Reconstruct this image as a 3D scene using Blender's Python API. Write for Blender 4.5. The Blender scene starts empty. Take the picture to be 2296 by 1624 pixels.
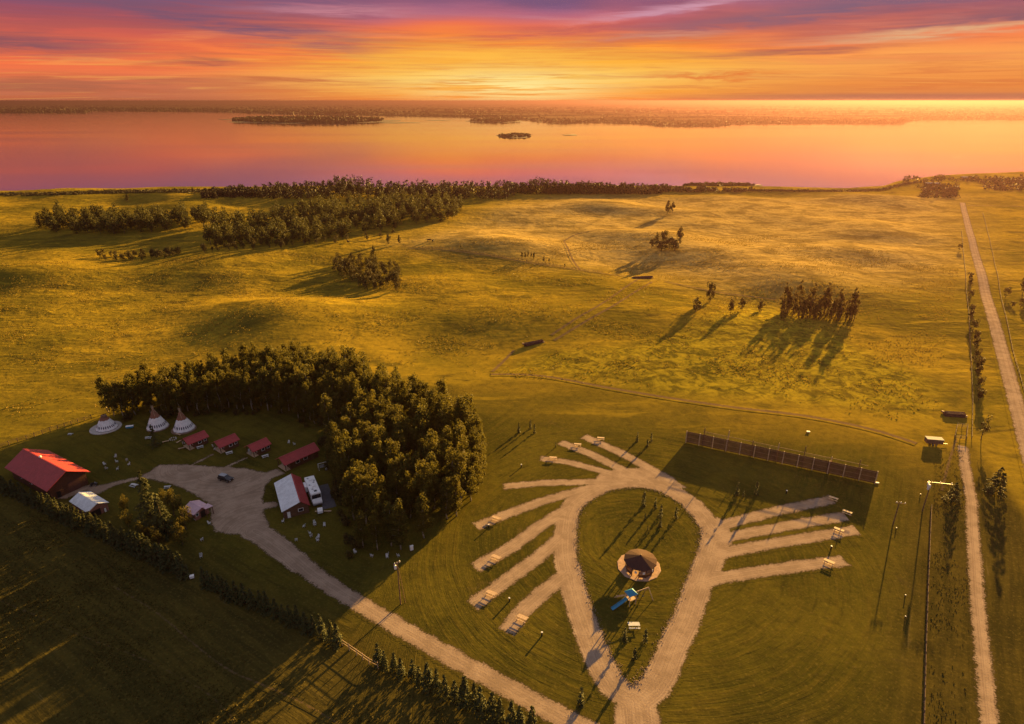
import bpy, bmesh, math, random
import numpy as np
from mathutils import Vector, Matrix
random.seed(7); RNG=np.random.default_rng(7)
S=bpy.context.scene; COL=S.collection
R=math.radians
# ---------------------------------------------------------------- camera
F=1400.;CX,CY=1148.,812.;CAMH=105.;TH=math.atan(586/1400)      # photo read at 2296 x 1624
cam=bpy.data.cameras.new('camera'); co=bpy.data.objects.new('camera',cam); COL.objects.link(co)
co.location=(0,0,CAMH); co.rotation_euler=(math.pi/2-TH,0,0)
cam.sensor_width=36; cam.lens=36*F/2296; cam.clip_start=.5; cam.clip_end=200000
S.camera=co
# ---------------------------------------------------------------- light
SX,SY=0,0; EXPO=2.45; HAZE_D=.00011; SUN_AZ=R(34.2); SUN_EL=R(9.7)
S.view_settings.view_transform='Standard'; S.view_settings.look='None'; S.view_settings.gamma=1
S.view_settings.use_curve_mapping=False; S.view_settings.exposure=EXPO
sl=bpy.data.lights.new('sun','SUN'); sl.energy=5.0; sl.angle=R(.6); sl.color=(1,.59,.135)
so=bpy.data.objects.new('sun',sl); COL.objects.link(so)
sd=Vector((math.sin(SUN_AZ)*math.cos(SUN_EL),math.cos(SUN_AZ)*math.cos(SUN_EL),math.sin(SUN_EL)))
so.rotation_euler=sd.to_track_quat('Z','Y').to_euler(); so.location=(0,0,300)
S.render.engine='CYCLES'
cy=S.cycles; cy.max_bounces=5; cy.diffuse_bounces=2; cy.glossy_bounces=2; cy.transmission_bounces=3
cy.volume_bounces=0; cy.use_denoising=True; cy.transparent_max_bounces=4
cy.sample_clamp_indirect=4
# ---------------------------------------------------------------- node helpers
class NT:
    def __init__(s,tree):
        s.t=tree; s.t.nodes.clear()
    def n(s,typ,ins=None,**props):
        nd=s.t.nodes.new(typ)
        for k,v in props.items(): setattr(nd,k,v)
        for k,v in (ins or {}).items(): s.put(nd.inputs[k],v)
        return nd
    def put(s,sock,v):
        if isinstance(v,bpy.types.NodeSocket): s.t.links.new(v,sock)
        elif v is not None:
            if hasattr(sock.default_value,'__len__') and not hasattr(v,'__len__'): v=(v,)*len(sock.default_value)
            if hasattr(sock.default_value,'__len__') and len(sock.default_value)==4 and len(v)==3: v=(*v,1)
            sock.default_value=v
    def m(s,op,a,b=0,c=0,clamp=False):
        nd=s.n('ShaderNodeMath',operation=op,use_clamp=clamp)
        for i,v in enumerate((a,b,c)): s.put(nd.inputs[i],v)
        return nd.outputs[0]
    def mix(s,f,a,b,bt='MIX'):
        nd=s.n('ShaderNodeMix',data_type='RGBA',blend_type=bt); nd.clamp_factor=True
        s.put(nd.inputs[0],f); s.put(nd.inputs[6],a); s.put(nd.inputs[7],b); return nd.outputs[2]
    def noise(s,vec,scale,detail=3,rough=.55,dist=0):
        nd=s.n('ShaderNodeTexNoise',{'Scale':scale,'Detail':detail,'Roughness':rough,'Distortion':dist})
        if vec is not None: s.put(nd.inputs['Vector'],vec)
        return nd.outputs[0]
    def ss(s,v,a,b,lo=0.,hi=1.):
        nd=s.n('ShaderNodeMapRange',interpolation_type='SMOOTHSTEP')
        for i,x in enumerate((v,a,b,lo,hi)): s.put(nd.inputs[i],x)
        return nd.outputs[0]
    def ramp(s,f,stops,interp='LINEAR'):
        nd=s.n('ShaderNodeValToRGB'); cr=nd.color_ramp; cr.interpolation=interp
        while len(cr.elements)<len(stops): cr.elements.new(.5)
        for e,(p,c) in zip(cr.elements,stops): e.position=p; e.color=(*c,1)
        s.put(nd.inputs[0],f); return nd.outputs[0]
    def xyz(s,v):
        nd=s.n('ShaderNodeSeparateXYZ'); s.put(nd.inputs[0],v); return nd.outputs
    def comb(s,x,y,z=0):
        nd=s.n('ShaderNodeCombineXYZ'); [s.put(nd.inputs[i],v) for i,v in enumerate((x,y,z))]; return nd.outputs[0]
    def attr(s,name): return s.n('ShaderNodeAttribute',attribute_name=name).outputs['Fac']
def sl_(r,g=None,b=None):
    if g is None: r,g,b=r
    f=lambda c:(c/255/12.92) if c<=10.3 else ((c/255+.055)/1.055)**2.4
    return (f(r),f(g),f(b))
# ---------------------------------------------------------------- sky
W=bpy.data.worlds.new('World'); S.world=W; W.use_nodes=True; w=NT(W.node_tree)
tc=w.n('ShaderNodeTexCoord').outputs['Generated']; X,Y,Z=w.xyz(tc)
zz=w.m('MAXIMUM',Z,0.0)
hl=w.m('SQRT',w.m('ADD',w.m('MULTIPLY',X,X),w.m('MULTIPLY',Y,Y)))
u=w.m('DIVIDE',X,w.m('MAXIMUM',hl,.01))
front=w.ss(Y,-.3,.6)
CEN=[(0,sl_(252,142,58)),(.012,sl_(255,168,62)),(.03,sl_(255,204,98)),(.05,sl_(255,176,56)),(.075,sl_(255,142,52)),(.095,sl_(240,116,78)),(.112,sl_(190,106,122)),(.135,sl_(138,96,132)),(.3,sl_(146,134,146)),(1,sl_(124,124,138))]
LEF=[(0,sl_(186,108,78)),(.02,sl_(220,118,80)),(.045,sl_(250,118,70)),(.07,sl_(226,102,74)),(.095,sl_(176,86,92)),(.12,sl_(112,76,112)),(.3,sl_(142,130,144)),(1,sl_(122,122,136))]
RIG=[(0,sl_(200,122,74)),(.02,sl_(234,140,66)),(.05,sl_(250,166,84)),(.07,sl_(248,126,76)),(.095,sl_(186,102,98)),(.12,sl_(118,88,122)),(.3,sl_(146,134,146)),(1,sl_(124,124,138))]
# broad slow warp so the bands do not run level
warp=w.noise(w.comb(w.m('MULTIPLY',u,2.2),w.m('MULTIPLY',zz,9)),1.3,2)
zw=w.m('ADD',zz,w.m('MULTIPLY',w.m('SUBTRACT',warp,.5),w.m('MULTIPLY',zz,.75)))
base=w.mix(w.ss(u,-.1,-.5),w.mix(w.ss(u,.12,.5),w.ramp(zw,CEN),w.ramp(zw,RIG)),w.ramp(zw,LEF))
# cloud deck seen in perspective: streaks run away towards the bright spot
den=w.m('ADD',zz,.035)
px=w.m('DIVIDE',X,den); py=w.m('DIVIDE',Y,den)
px2=w.m('ADD',px,SX); py2=w.m('ADD',w.m('ADD',py,w.m('MULTIPLY',w.m('ABSOLUTE',px),.22)),SY)
deck=w.comb(w.m('MULTIPLY',px2,.42),py2)
c1=w.noise(deck,.75,7,.6,.7)
c2=w.noise(w.comb(w.m('MULTIPLY',w.m('ADD',px,30),.35),py,3.3),.9,6,.6,.6)
strk=w.noise(w.comb(w.m('MULTIPLY',u,4.0),w.m('MULTIPLY',zz,80),1.7),1.6,6,.62,.5)
amt=w.ss(zz,.0,.12,.35,1.)
cl=w.m('MULTIPLY',w.ss(c1,.43,.60),amt)
col=w.mix(w.m('MULTIPLY',cl,.42),base,w.ramp(zw,[(0,sl_(196,104,62)),(.05,sl_(178,96,80)),(.085,sl_(146,82,88)),(.13,sl_(104,72,100)),(.4,sl_(132,124,140)),(1,sl_(116,116,132))]))
low=w.m('MULTIPLY',w.ss(strk,.5,.64),w.ss(zz,.10,.03))
col=w.mix(w.m('MULTIPLY',low,.42),col,sl_(206,104,62))
hi=w.m('MULTIPLY',w.ss(c2,.54,.7),w.ss(zz,.3,.08))
col=w.mix(w.m('MULTIPLY',hi,.35),col,w.ramp(zz,[(0,sl_(255,190,90)),(.05,sl_(255,188,90)),(.075,sl_(255,150,86)),(.11,sl_(205,140,150)),(.3,sl_(120,110,140))]))
# larger cloud masses, each a soft sheared patch with frayed edges
fr1=w.noise(w.comb(w.m('MULTIPLY',u,3.2),w.m('MULTIPLY',zz,38),4.4),1.6,6,.62,.8)
fr2=w.noise(w.comb(w.m('MULTIPLY',u,7.5),w.m('MULTIPLY',zz,95),6.1),1.5,5,.62,.6)
zf=w.m('ADD',zz,w.m('ADD',w.m('MULTIPLY',w.m('SUBTRACT',fr1,.5),.034),w.m('MULTIPLY',w.m('SUBTRACT',fr2,.5),.010)))
uf=w.m('ADD',u,w.m('MULTIPLY',w.m('SUBTRACT',fr1,.5),.10))
fray=w.ss(fr2,.28,.60,.35,1.)
def mass_(col,u0,z0,su,sz,sh,rgb,k):
    du=w.m('SUBTRACT',uf,u0); dz=w.m('SUBTRACT',w.m('SUBTRACT',zf,z0),w.m('MULTIPLY',du,sh))
    e=w.m('EXPONENT',w.m('MULTIPLY',w.m('ADD',w.m('POWER',w.m('ABSOLUTE',w.m('MULTIPLY',du,1/su)),2.4),w.m('POWER',w.m('ABSOLUTE',w.m('MULTIPLY',dz,1/sz)),2.4)),-1))
    return w.mix(w.m('MULTIPLY',w.m('MULTIPLY',e,fray),w.m('MULTIPLY',front,k)),col,sl_(rgb))
for q in [(-.42,.124,.30,.020,0,(122,90,118),.95),(-.40,.098,.20,.013,-.14,(126,86,108),1),(-.60,.062,.10,.011,-.02,(136,84,94),1),(-.42,.045,.05,.0045,0,(168,92,78),.9),(-.30,.023,.10,.0045,0,(196,102,64),.9),(-.55,.018,.16,.006,0,(170,100,74),.8),
  (.42,.108,.26,.011,.08,(136,98,116),1),(.58,.090,.16,.009,.06,(138,94,106),1),(.58,.126,.2,.012,.02,(118,98,124),1),(.10,.095,.14,.006,.05,(190,92,92),.8),(.38,.061,.12,.0045,.05,(176,100,84),.9),(.28,.034,.09,.003,.0,(226,118,58),.9),(.52,.036,.05,.002,0,(222,128,70),.8),
  (-.24,.112,.10,.007,0,(206,134,144),.8),(.23,.116,.11,.0045,.08,(208,152,170),.9),(.21,.083,.08,.0035,.03,(208,140,120),.8),(.53,.078,.13,.0045,.04,(226,174,128),.9),(.5,.05,.15,.004,0,(248,150,84),.6),(0,.060,.16,.010,0,(255,184,70),.8),(-.33,.062,.12,.005,-.05,(255,132,70),.8)]: col=mass_(col,*q)
# hot spot above the horizon
hs=lambda uc,us,zc,zs:w.m('EXPONENT',w.m('MULTIPLY',w.m('ADD',w.m('POWER',w.m('ABSOLUTE',w.m('DIVIDE',w.m('SUBTRACT',u,uc),us)),2),w.m('POWER',w.m('ABSOLUTE',w.m('DIVIDE',w.m('SUBTRACT',zz,zc),zs)),2)),-1))
g1=hs(.0,.13,.020,.022)
s2=w.noise(w.comb(w.m('MULTIPLY',u,5),w.m('MULTIPLY',zz,150),9.1),1.5,5,.6,.4)
col=w.mix(w.m('MULTIPLY',g1,w.ss(s2,.34,.56)),col,sl_(255,236,156))
g2=hs(-.03,.30,.05,.028)
col=w.mix(w.m('MULTIPLY',w.m('MULTIPLY',g2,.55),w.ss(s2,.4,.62)),col,sl_(255,190,72))
# long grey-mauve bank on the right horizon
bank=w.m('MULTIPLY',w.ss(u,.12,.5),w.m('MULTIPLY',w.ss(zz,.0105,.006),.75))
col=w.mix(bank,col,sl_(168,104,86))
dim=w.mix(front,sl_(146,130,144),col)
dim=w.mix(w.ss(zz,.14,.4),dim,w.mix(.5,dim,sl_(140,142,158)))
st=w.n('ShaderNodeTexSky',sky_type='NISHITA',sun_disc=False,sun_elevation=SUN_EL,sun_rotation=SUN_AZ,air_density=1.2,dust_density=2.0)
bg1=w.n('ShaderNodeBackground',{'Color':dim,'Strength':2**-EXPO})
skyf=w.m('MULTIPLY',w.ss(zz,.16,.5),.010)
bg2=w.n('ShaderNodeBackground',{'Color':st.outputs[0],'Strength':skyf})
ad=w.n('ShaderNodeAddShader'); w.t.links.new(bg1.outputs[0],ad.inputs[0]); w.t.links.new(bg2.outputs[0],ad.inputs[1])
wo=w.n('ShaderNodeOutputWorld'); w.t.links.new(ad.outputs[0],wo.inputs[0])
W.cycles.sampling_method='MANUAL'; W.cycles.sample_map_resolution=1024
# ---------------------------------------------------------------- object helpers
def tag(o,label=None,cat=None,group=None,kind=None):
    for k,v in (('label',label),('category',cat),('group',group),('kind',kind)):
        if v: o[k]=v
    return o
def empty(name,loc,rz=0,**kw):
    o=bpy.data.objects.new(name,None); COL.objects.link(o); o.location=loc; o.rotation_euler=(0,0,rz)
    o.empty_display_size=.5; return tag(o,**kw)
class MB:
    def __init__(s): s.v=[];s.f=[];s.mi=[]
    def add(s,vs,fs,m=0):
        k=len(s.v); s.v+= [tuple(v) for v in vs]; s.f+=[tuple(i+k for i in f) for f in fs]; s.mi+=[m]*len(fs)
    def box(s,c,d,rz=0,m=0,rx=0,ry=0,taper=1):
        hx,hy,hz=d[0]/2,d[1]/2,d[2]/2
        M=Matrix.Rotation(rz,3,'Z')@Matrix.Rotation(ry,3,'Y')@Matrix.Rotation(rx,3,'X')
        vs=[]
        for z in (-1,1):
            t=1 if z<0 else taper
            for x,y in ((-1,-1),(1,-1),(1,1),(-1,1)):
                p=M@Vector((x*hx*t,y*hy*t,z*hz)); vs.append((p.x+c[0],p.y+c[1],p.z+c[2]))
        s.add(vs,[(3,2,1,0),(4,5,6,7),(0,1,5,4),(1,2,6,5),(2,3,7,6),(3,0,4,7)],m)
    def tube(s,a,b,r0,r1=None,n=8,m=0):
        r1=r0 if r1 is None else r1
        a=Vector(a);b=Vector(b);d=(b-a).normalized()
        p=d.orthogonal().normalized();q=d.cross(p)
        vs=[]
        for c,r in((a,r0),(b,r1)):
            for i in range(n):
                t=2*math.pi*i/n; vs.append(c+p*math.cos(t)*r+q*math.sin(t)*r)
        s.add(vs,[(i,(i+1)%n,n+(i+1)%n,n+i) for i in range(n)]+[tuple(range(n))[::-1],tuple(range(n,2*n))],m)
    def prism(s,poly,y0,y1,m=0):   # poly in xz, extruded along y
        n=len(poly); vs=[(x,y0,z) for x,z in poly]+[(x,y1,z) for x,z in poly]
        s.add(vs,[tuple(range(n)),tuple(range(n,2*n))[::-1]]+[(i,n+i,n+(i+1)%n,(i+1)%n) for i in range(n)],m)
    def lathe(s,prof,n=16,m=0,c=(0,0,0)):
        vs=[(c[0]+r*math.cos(2*math.pi*i/n),c[1]+r*math.sin(2*math.pi*i/n),c[2]+z) for r,z in prof for i in range(n)]
        fs=[(j*n+i,j*n+(i+1)%n,(j+1)*n+(i+1)%n,(j+1)*n+i) for j in range(len(prof)-1) for i in range(n)]
        s.add(vs,fs,m)
    def build(s,name,mats,parent=None,smooth=False,bevel=0,label=None):
        me=bpy.data.meshes.new(name); me.from_pydata(s.v,[],s.f)
        for m in (mats if isinstance(mats,(list,tuple)) else [mats]): me.materials.append(m)
        me.polygons.foreach_set('material_index',s.mi)
        bm=bmesh.new(); bm.from_mesh(me)
        if bevel:
            bmesh.ops.remove_doubles(bm,verts=bm.verts,dist=.0005)
            bmesh.ops.bevel(bm,geom=bm.edges[:],offset=bevel,segments=2,affect='EDGES',clamp_overlap=True)
        bmesh.ops.recalc_face_normals(bm,faces=bm.faces); bm.to_mesh(me); bm.free()
        if smooth: me.polygons.foreach_set('use_smooth',[True]*len(me.polygons))
        o=bpy.data.objects.new(name,me); COL.objects.link(o)
        if parent: o.parent=parent
        if label: o['label']=label
        return o
def copy_tree(o,parent=None):
    c=o.copy(); COL.objects.link(c); c.parent=parent
    for ch in list(o.children): copy_tree(ch,c)
    return c
def put(proto,x,y,z,rz=0,s=1,label=None,group=None,cat=None,used=set()):
    if proto.name not in used: used.add(proto.name); o=proto
    else: o=copy_tree(proto)
    o.location=(x,y,z); o.rotation_euler=(0,0,rz)
    o.scale=s if hasattr(s,'__len__') else (s,s,s)
    if 'group' in o.keys(): del o['group']
    return tag(o,label,cat,group)
# ---------------------------------------------------------------- pixel of the photo -> point on the ground
cth,sth=math.cos(TH),math.sin(TH)
def Gz(x,y,z=0):
    a=(x-CX)/F;b=(CY-y)/F; t=(z-CAMH)/(-sth+cth*b); return (a*t,(cth+sth*b)*t)
def sst(v,a,b): t=np.clip((v-a)/(b-a),0,1); return t*t*(3-2*t)
LAKE=-5.
SHORE=[(-900,440),(0,433),(120,431),(240,427),(400,425),(520,425),(900,425),(1300,424),(1500,424),(1700,425),(1900,427),(1980,423),(2020,412),(2090,401),(2150,397),(2296,391),(3300,380)]
FARS=[(-900,256),(0,253),(195,252),(206,248.5),(490,250.5),(560,253),(800,259),(1000,262),(1150,266),(1200,272),(1250,277),(1330,275),(1450,278),(1480,282),(1600,283),(1645,278),(1800,276),(2020,277),(2040,271),(2060,268),(2296,268),(3300,266)]
def azr(pts):
    q=[Gz(x,y,LAKE) for x,y in pts]; return np.array([math.atan2(a,b) for a,b in q]),np.array([math.hypot(a,b) for a,b in q])
SA,SR=azr(SHORE); FA,FR=azr(FARS)
_r=np.random.default_rng(3)
WAV=[(_r.uniform(45,190),_r.uniform(0,math.pi*2),_r.uniform(0,6.28)) for _ in range(22)]
BUMP=[]  # (x,y,height,rx,ry)
for bx,by,hh,r1 in [(1350,462,5,38),(1500,540,5,30),(1280,640,2.4,26),(1230,628,2.2,24),(740,700,1.3,45),(560,600,3,45),(1130,520,4,50),(860,540,3,50),(200,560,2.4,60),(420,600,3,45),(1700,560,2.5,45),(1900,520,2.5,45),(1420,660,1.6,25),(300,700,2.5,36),(100,760,2,30),(620,745,2.6,26),(1000,620,3,40),(1600,480,3,50),(1250,450,4,50),(60,620,3,45),(1350,800,1.0,18),(950,760,1.6,24)]:
    p=Gz(bx,by); BUMP.append((p[0],p[1],hh*.45,r1*1.15,r1))
def hfun(x,y):
    x=np.asarray(x,float);y=np.asarray(y,float)
    r=np.hypot(x,y); az=np.arctan2(x,y)
    h=np.zeros_like(r)
    for L,a,ph in WAV: h+=.42*(L/110)*np.sin((x*math.cos(a)+y*math.sin(a))*2*math.pi/L+ph)
    for bx,by,hh,rx,ry in BUMP: h+=hh*np.exp(-((x-bx)/rx)**2-((y-by)/ry)**2)
    env=sst(y-.12*np.abs(x),205,300)*(.3+.7*sst(x-.63*y,60,-40))
    env=env*(1-.75*sst(r,640,760)*0)
    h=h*env
    sr=np.interp(az,SA,SR); fr=np.interp(az,FA,FR)
    fwd=(y>0)
    h=np.where(fwd,h*(1-.6*sst(r,sr-140,sr-20)),0)
    t=sst(r,sr-14,sr+40)*fwd
    h=h*(1-t)+(-12.)*t
    t2=sst(r,fr-10,fr+130)*fwd
    far=-2+1.8*np.sin(x/900+1)*np.cos(y/1300)+2*sst(r,fr,fr+2500)
    h=np.where(t2>0,h*(1-t2)+far*t2,h)
    return h
def H(x,y): return float(hfun(x,y))
def G(x,y):
    z=0
    for _ in range(14):
        p=Gz(x,y,z); z=.5*z+.5*H(*p)
    return p
def G3(x,y,dz=0):
    p=G(x,y); return (p[0],p[1],H(*p)+dz)
def psd(poly,x,y):      # signed distance to polygon, negative inside
    d=np.full(x.shape,1e9); ins=np.zeros(x.shape,bool); n=len(poly)
    for i in range(n):
        x0,y0=poly[i];x1,y1=poly[(i+1)%n]; ex,ey=x1-x0,y1-y0
        t=np.clip(((x-x0)*ex+(y-y0)*ey)/(ex*ex+ey*ey+1e-9),0,1)
        d=np.minimum(d,np.hypot(x-x0-t*ex,y-y0-t*ey))
        c=((y0>y)!=(y1>y)); xi=x0+(y-y0)*ex/(ey if abs(ey)>1e-9 else 1e-9); ins^=(c&(x<xi))
    return np.where(ins,-d,d)
def lsd(line,x,y):      # line: (x,y,halfwidth); returns signed distance to band, distance to centre
    d=np.full(x.shape,1e9); dc=np.full(x.shape,1e9)
    for (x0,y0,w0),(x1,y1,w1) in zip(line[:-1],line[1:]):
        ex,ey=x1-x0,y1-y0; t=np.clip(((x-x0)*ex+(y-y0)*ey)/(ex*ex+ey*ey+1e-9),0,1)
        q=np.hypot(x-x0-t*ex,y-y0-t*ey); d=np.minimum(d,q-(w0+(w1-w0)*t)); dc=np.minimum(dc,q)
    return d,dc
PG=lambda pts:[Gz(*p) for p in pts]
MOW=PG([(-300,1080),(0,1010),(210,945),(450,880),(700,880),(1060,858),(1106,842),(1250,852),(1500,897),(1800,934),(1900,953),(2065,1000),(2190,985),(2330,1180),(2700,1800),(-400,1750)])
LAWN=PG([(-200,1060),(0,1016),(210,951),(450,890),(760,900),(1060,900),(1300,930),(2000,990),(2085,1100),(2060,1700),(1330,1700),(850,1490),(560,1360),(430,1290),(90,1120),(-100,1050)])
DRY=PG([(1040,505),(1150,455),(1300,440),(2150,440),(2165,600),(1950,640),(1700,655),(1480,612),(1250,590),(900,548)])
LUSH=PG([(1110,835),(1200,790),(1450,770),(1700,650),(1900,760),(2100,860),(2100,940),(1500,885),(1200,836)])
def zones(me,x,y):
    for nm,v in (('mow',sst(-psd(MOW,x,y),-1.5,4)),('lawn',sst(-psd(LAWN,x,y),-4,14)),('dry',sst(-psd(DRY,x,y),-45,45)),('lush',sst(-psd(LUSH,x,y),-8,12))):
        a=me.attributes.new(nm,'FLOAT','POINT'); a.data.foreach_set('value',np.ascontiguousarray(v,dtype=np.float32))
def grid_mesh(name,P,nr,nc,mat,closed=False,smooth=True):
    idx=np.arange(nr*nc).reshape(nr,nc)
    a=idx[:-1,:];b=idx[1:,:]
    if closed: a2=np.roll(a,-1,1);b2=np.roll(b,-1,1)
    else: a2=a[:,1:];b2=b[:,1:];a=a[:,:-1];b=b[:,:-1]
    q=np.stack([a,a2,b2,b],-1).reshape(-1,4)
    return raw_mesh(name,P,q,mat,smooth)
def raw_mesh(name,P,q,mats,smooth=False):
    me=bpy.data.meshes.new(name); me.vertices.add(len(P)); me.vertices.foreach_set('co',np.ascontiguousarray(P,dtype=np.float32).ravel())
    me.loops.add(q.size); me.loops.foreach_set('vertex_index',q.ravel().astype(np.int32))
    me.polygons.add(len(q)); me.polygons.foreach_set('loop_start',np.arange(0,q.size,q.shape[1],dtype=np.int32))
    me.update(calc_edges=True); me.validate()
    if smooth: me.polygons.foreach_set('use_smooth',[True]*len(me.polygons))
    for m in (mats if isinstance(mats,(list,tuple)) else [mats]): me.materials.append(m)
    return me
def link(name,me,parent=None,**kw):
    o=bpy.data.objects.new(name,me); COL.objects.link(o)
    if parent: o.parent=parent
    return tag(o,**kw)
# ---------------------------------------------------------------- materials
def newmat(name):
    m=bpy.data.materials.new(name); m.use_nodes=True; return m,NT(m.node_tree)
def finish(t,bsdf): o=t.n('ShaderNodeOutputMaterial'); t.t.links.new(bsdf,o.inputs[0])
def princ(t,color,rough=.8,normal=None,metal=0,spec=.3,**kw):
    b=t.n('ShaderNodeBsdfPrincipled',{'Base Color':color,'Roughness':rough,'Metallic':metal,'Specular IOR Level':spec})
    if normal is not None: t.put(b.inputs['Normal'],normal)
    for k,v in kw.items(): t.put(b.inputs[k.replace('_',' ')],v)
    return b.outputs[0]
def diff(t,c,n=None):
    b=t.n('ShaderNodeBsdfDiffuse',{'Color':c})
    if n is not None: t.put(b.inputs['Normal'],n)
    return b.outputs[0]
def bump(t,h,dist,strength=1,normal=None):
    b=t.n('ShaderNodeBump',{'Height':h,'Distance':dist,'Strength':strength})
    if normal is not None: t.put(b.inputs['Normal'],normal)
    return b.outputs[0]
def simple(name,c,rough=.7,var=.18,scale=1.5,metal=0,spec=.3,bmp=0):
    m,t=newmat(name); pos=t.n('ShaderNodeTexCoord').outputs['Object']
    nz=t.noise(pos,scale,5,.65)
    col=t.mix(t.ss(nz,.3,.7),tuple(x*(1-var) for x in c),tuple(min(1,x*(1+var)) for x in c))
    finish(t,princ(t,col,rough,bump(t,t.noise(pos,scale*8,3),bmp) if bmp else None,metal,spec)); return m
LC=Gz(1433,1215)
def grass_nodes(t):
    pos=t.n('ShaderNodeNewGeometry').outputs['Position']; X,Y,Z=t.xyz(pos)
    big=t.noise(pos,.011,4,.55,.4); mid=t.noise(pos,.045,5,.6,.5); fine=t.noise(pos,.35,4,.65); vf=t.noise(pos,1.6,3,.6)
    # wind-laid streaks across the fields
    stv=t.comb(t.m('MULTIPLY',t.m('ADD',X,t.m('MULTIPLY',Y,.25)),.03),t.m('MULTIPLY',Y,.13)); stk=t.noise(stv,1,6,.65,.8)
    mow,lawn,dry,lush=(t.attr(k) for k in('mow','lawn','dry','lush'))
    field=t.mix(t.ss(big,.38,.62),(.145,.112,.012),(.29,.195,.018))
    field=t.mix(t.m('MULTIPLY',t.ss(mid,.52,.68),.75),field,(.070,.060,.010))
    field=t.mix(t.m('MULTIPLY',t.ss(stk,.52,.70),.6),field,(.42,.285,.020))
    field=t.mix(t.m('MULTIPLY',t.ss(stk,.44,.30),.75),field,(.062,.050,.012))
    dryc=t.mix(t.ss(t.m('ADD',t.m('MULTIPLY',stk,.35),t.m('MULTIPLY',mid,.65)),.38,.62),(.22,.15,.040),(.50,.34,.095))
    dryc=t.mix(t.m('MULTIPLY',t.ss(mid,.56,.7),.6),dryc,(.15,.11,.025))
    field=t.mix(dry,field,dryc)
    lc=t.mix(t.ss(t.noise(pos,.16,5,.7,1.),.4,.6),(.055,.056,.008),(.36,.28,.018))
    field=t.mix(t.m('MULTIPLY',lush,.65),field,lc)
    # mown camp ground: greener, with the mower's passes
    dx=t.m('SUBTRACT',X,LC[0]); dy=t.m('SUBTRACT',Y,LC[1]); wob=t.noise(pos,.03,3)
    rr_=t.m('ADD',t.m('SQRT',t.m('ADD',t.m('MULTIPLY',dx,dx),t.m('MULTIPLY',dy,dy))),t.m('MULTIPLY',wob,4)); th_=t.m('ARCTAN2',t.m('ABSOLUTE',dy),dx)
    ring=t.noise(t.comb(t.m('MULTIPLY',rr_,.75),t.m('MULTIPLY',th_,2.4),0),1,5,.66,.12)
    along=t.m('ADD',t.m('MULTIPLY',X,.55),t.m('MULTIPLY',Y,.835)); acr=t.m('SUBTRACT',t.m('MULTIPLY',X,.835),t.m('MULTIPLY',Y,.55)); al2=t.m('SUBTRACT',t.m('MULTIPLY',X,.84),t.m('MULTIPLY',Y,.54)); ac2=t.m('ADD',t.m('MULTIPLY',X,.54),t.m('MULTIPLY',Y,.84)); wst=t.ss(X,-15,-35); along=t.m('ADD',t.m('MULTIPLY',along,t.m('SUBTRACT',1,wst)),t.m('MULTIPLY',al2,wst)); acr=t.m('ADD',t.m('MULTIPLY',acr,t.m('SUBTRACT',1,wst)),t.m('MULTIPLY',ac2,wst))
    row=t.noise(t.comb(t.m('MULTIPLY',acr,.62),t.m('MULTIPLY',along,.045),2.2),1,5,.66,.2)
    rz=t.m('MULTIPLY',t.ss(rr_,78,52),1.0); stripe=t.m('ADD',t.m('MULTIPLY',ring,rz),t.m('MULTIPLY',row,t.m('SUBTRACT',1,rz)))
    dim_rough=t.mix(t.ss(t.m('ADD',t.m('MULTIPLY',row,.6),t.m('MULTIPLY',mid,.4)),.38,.62),(.040,.034,.009),(.078,.060,.013))  # rough grass; dim light at the lower frame edge put into its colour
    dim_rough=t.mix(t.m('MULTIPLY',t.ss(row,.66,.72),.6),dim_rough,(.16,.115,.045))
    dim_rough=t.mix(t.m('MULTIPLY',t.ss(Y,135,185),.62),dim_rough,field)
    lawnc=t.mix(t.ss(mid,.35,.65),(.052,.048,.008),(.094,.078,.011))
    lawnc=t.mix(t.m('MULTIPLY',t.ss(stripe,.45,.70),.5),lawnc,(.118,.086,.013))
    lawnc=t.mix(t.m('MULTIPLY',t.ss(stripe,.45,.33),.4),lawnc,(.024,.022,.006))
    bare=t.m('MULTIPLY',t.ss(t.noise(pos,.06,5,.7,.7),.6,.72),.28)
    lawnc=t.mix(bare,lawnc,(.14,.095,.045))
    col=t.mix(mow,field,t.mix(lawn,dim_rough,lawnc))
    col=t.mix(t.m('MULTIPLY',t.ss(fine,.42,.68),.32),col,(.035,.030,.008))
    col=t.mix(t.m('MULTIPLY',t.ss(vf,.5,.75),.22),col,(.26,.19,.05))
    # height for low-sun relief
    dist=t.n('ShaderNodeVectorMath',operation='LENGTH'); t.t.links.new(pos,dist.inputs[0])
    far=t.ss(dist.outputs['Value'],200,420)
    hgt=t.m('ADD',t.m('MULTIPLY',t.noise(pos,.5,5,.6),.22),t.m('MULTIPLY',t.m('MULTIPLY',t.noise(pos,.11,5,.6,.4),far),2.6))
    hgt=t.m('ADD',hgt,t.m('MULTIPLY',t.m('MULTIPLY',stk,far),1.6)); hgt=t.m('ADD',hgt,t.m('MULTIPLY',t.m('MULTIPLY',stripe,mow),.35))
    return col,bump(t,hgt,.55,.8),pos
gm,t=newmat('grassland'); col,nrm,pos=grass_nodes(t)
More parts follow.
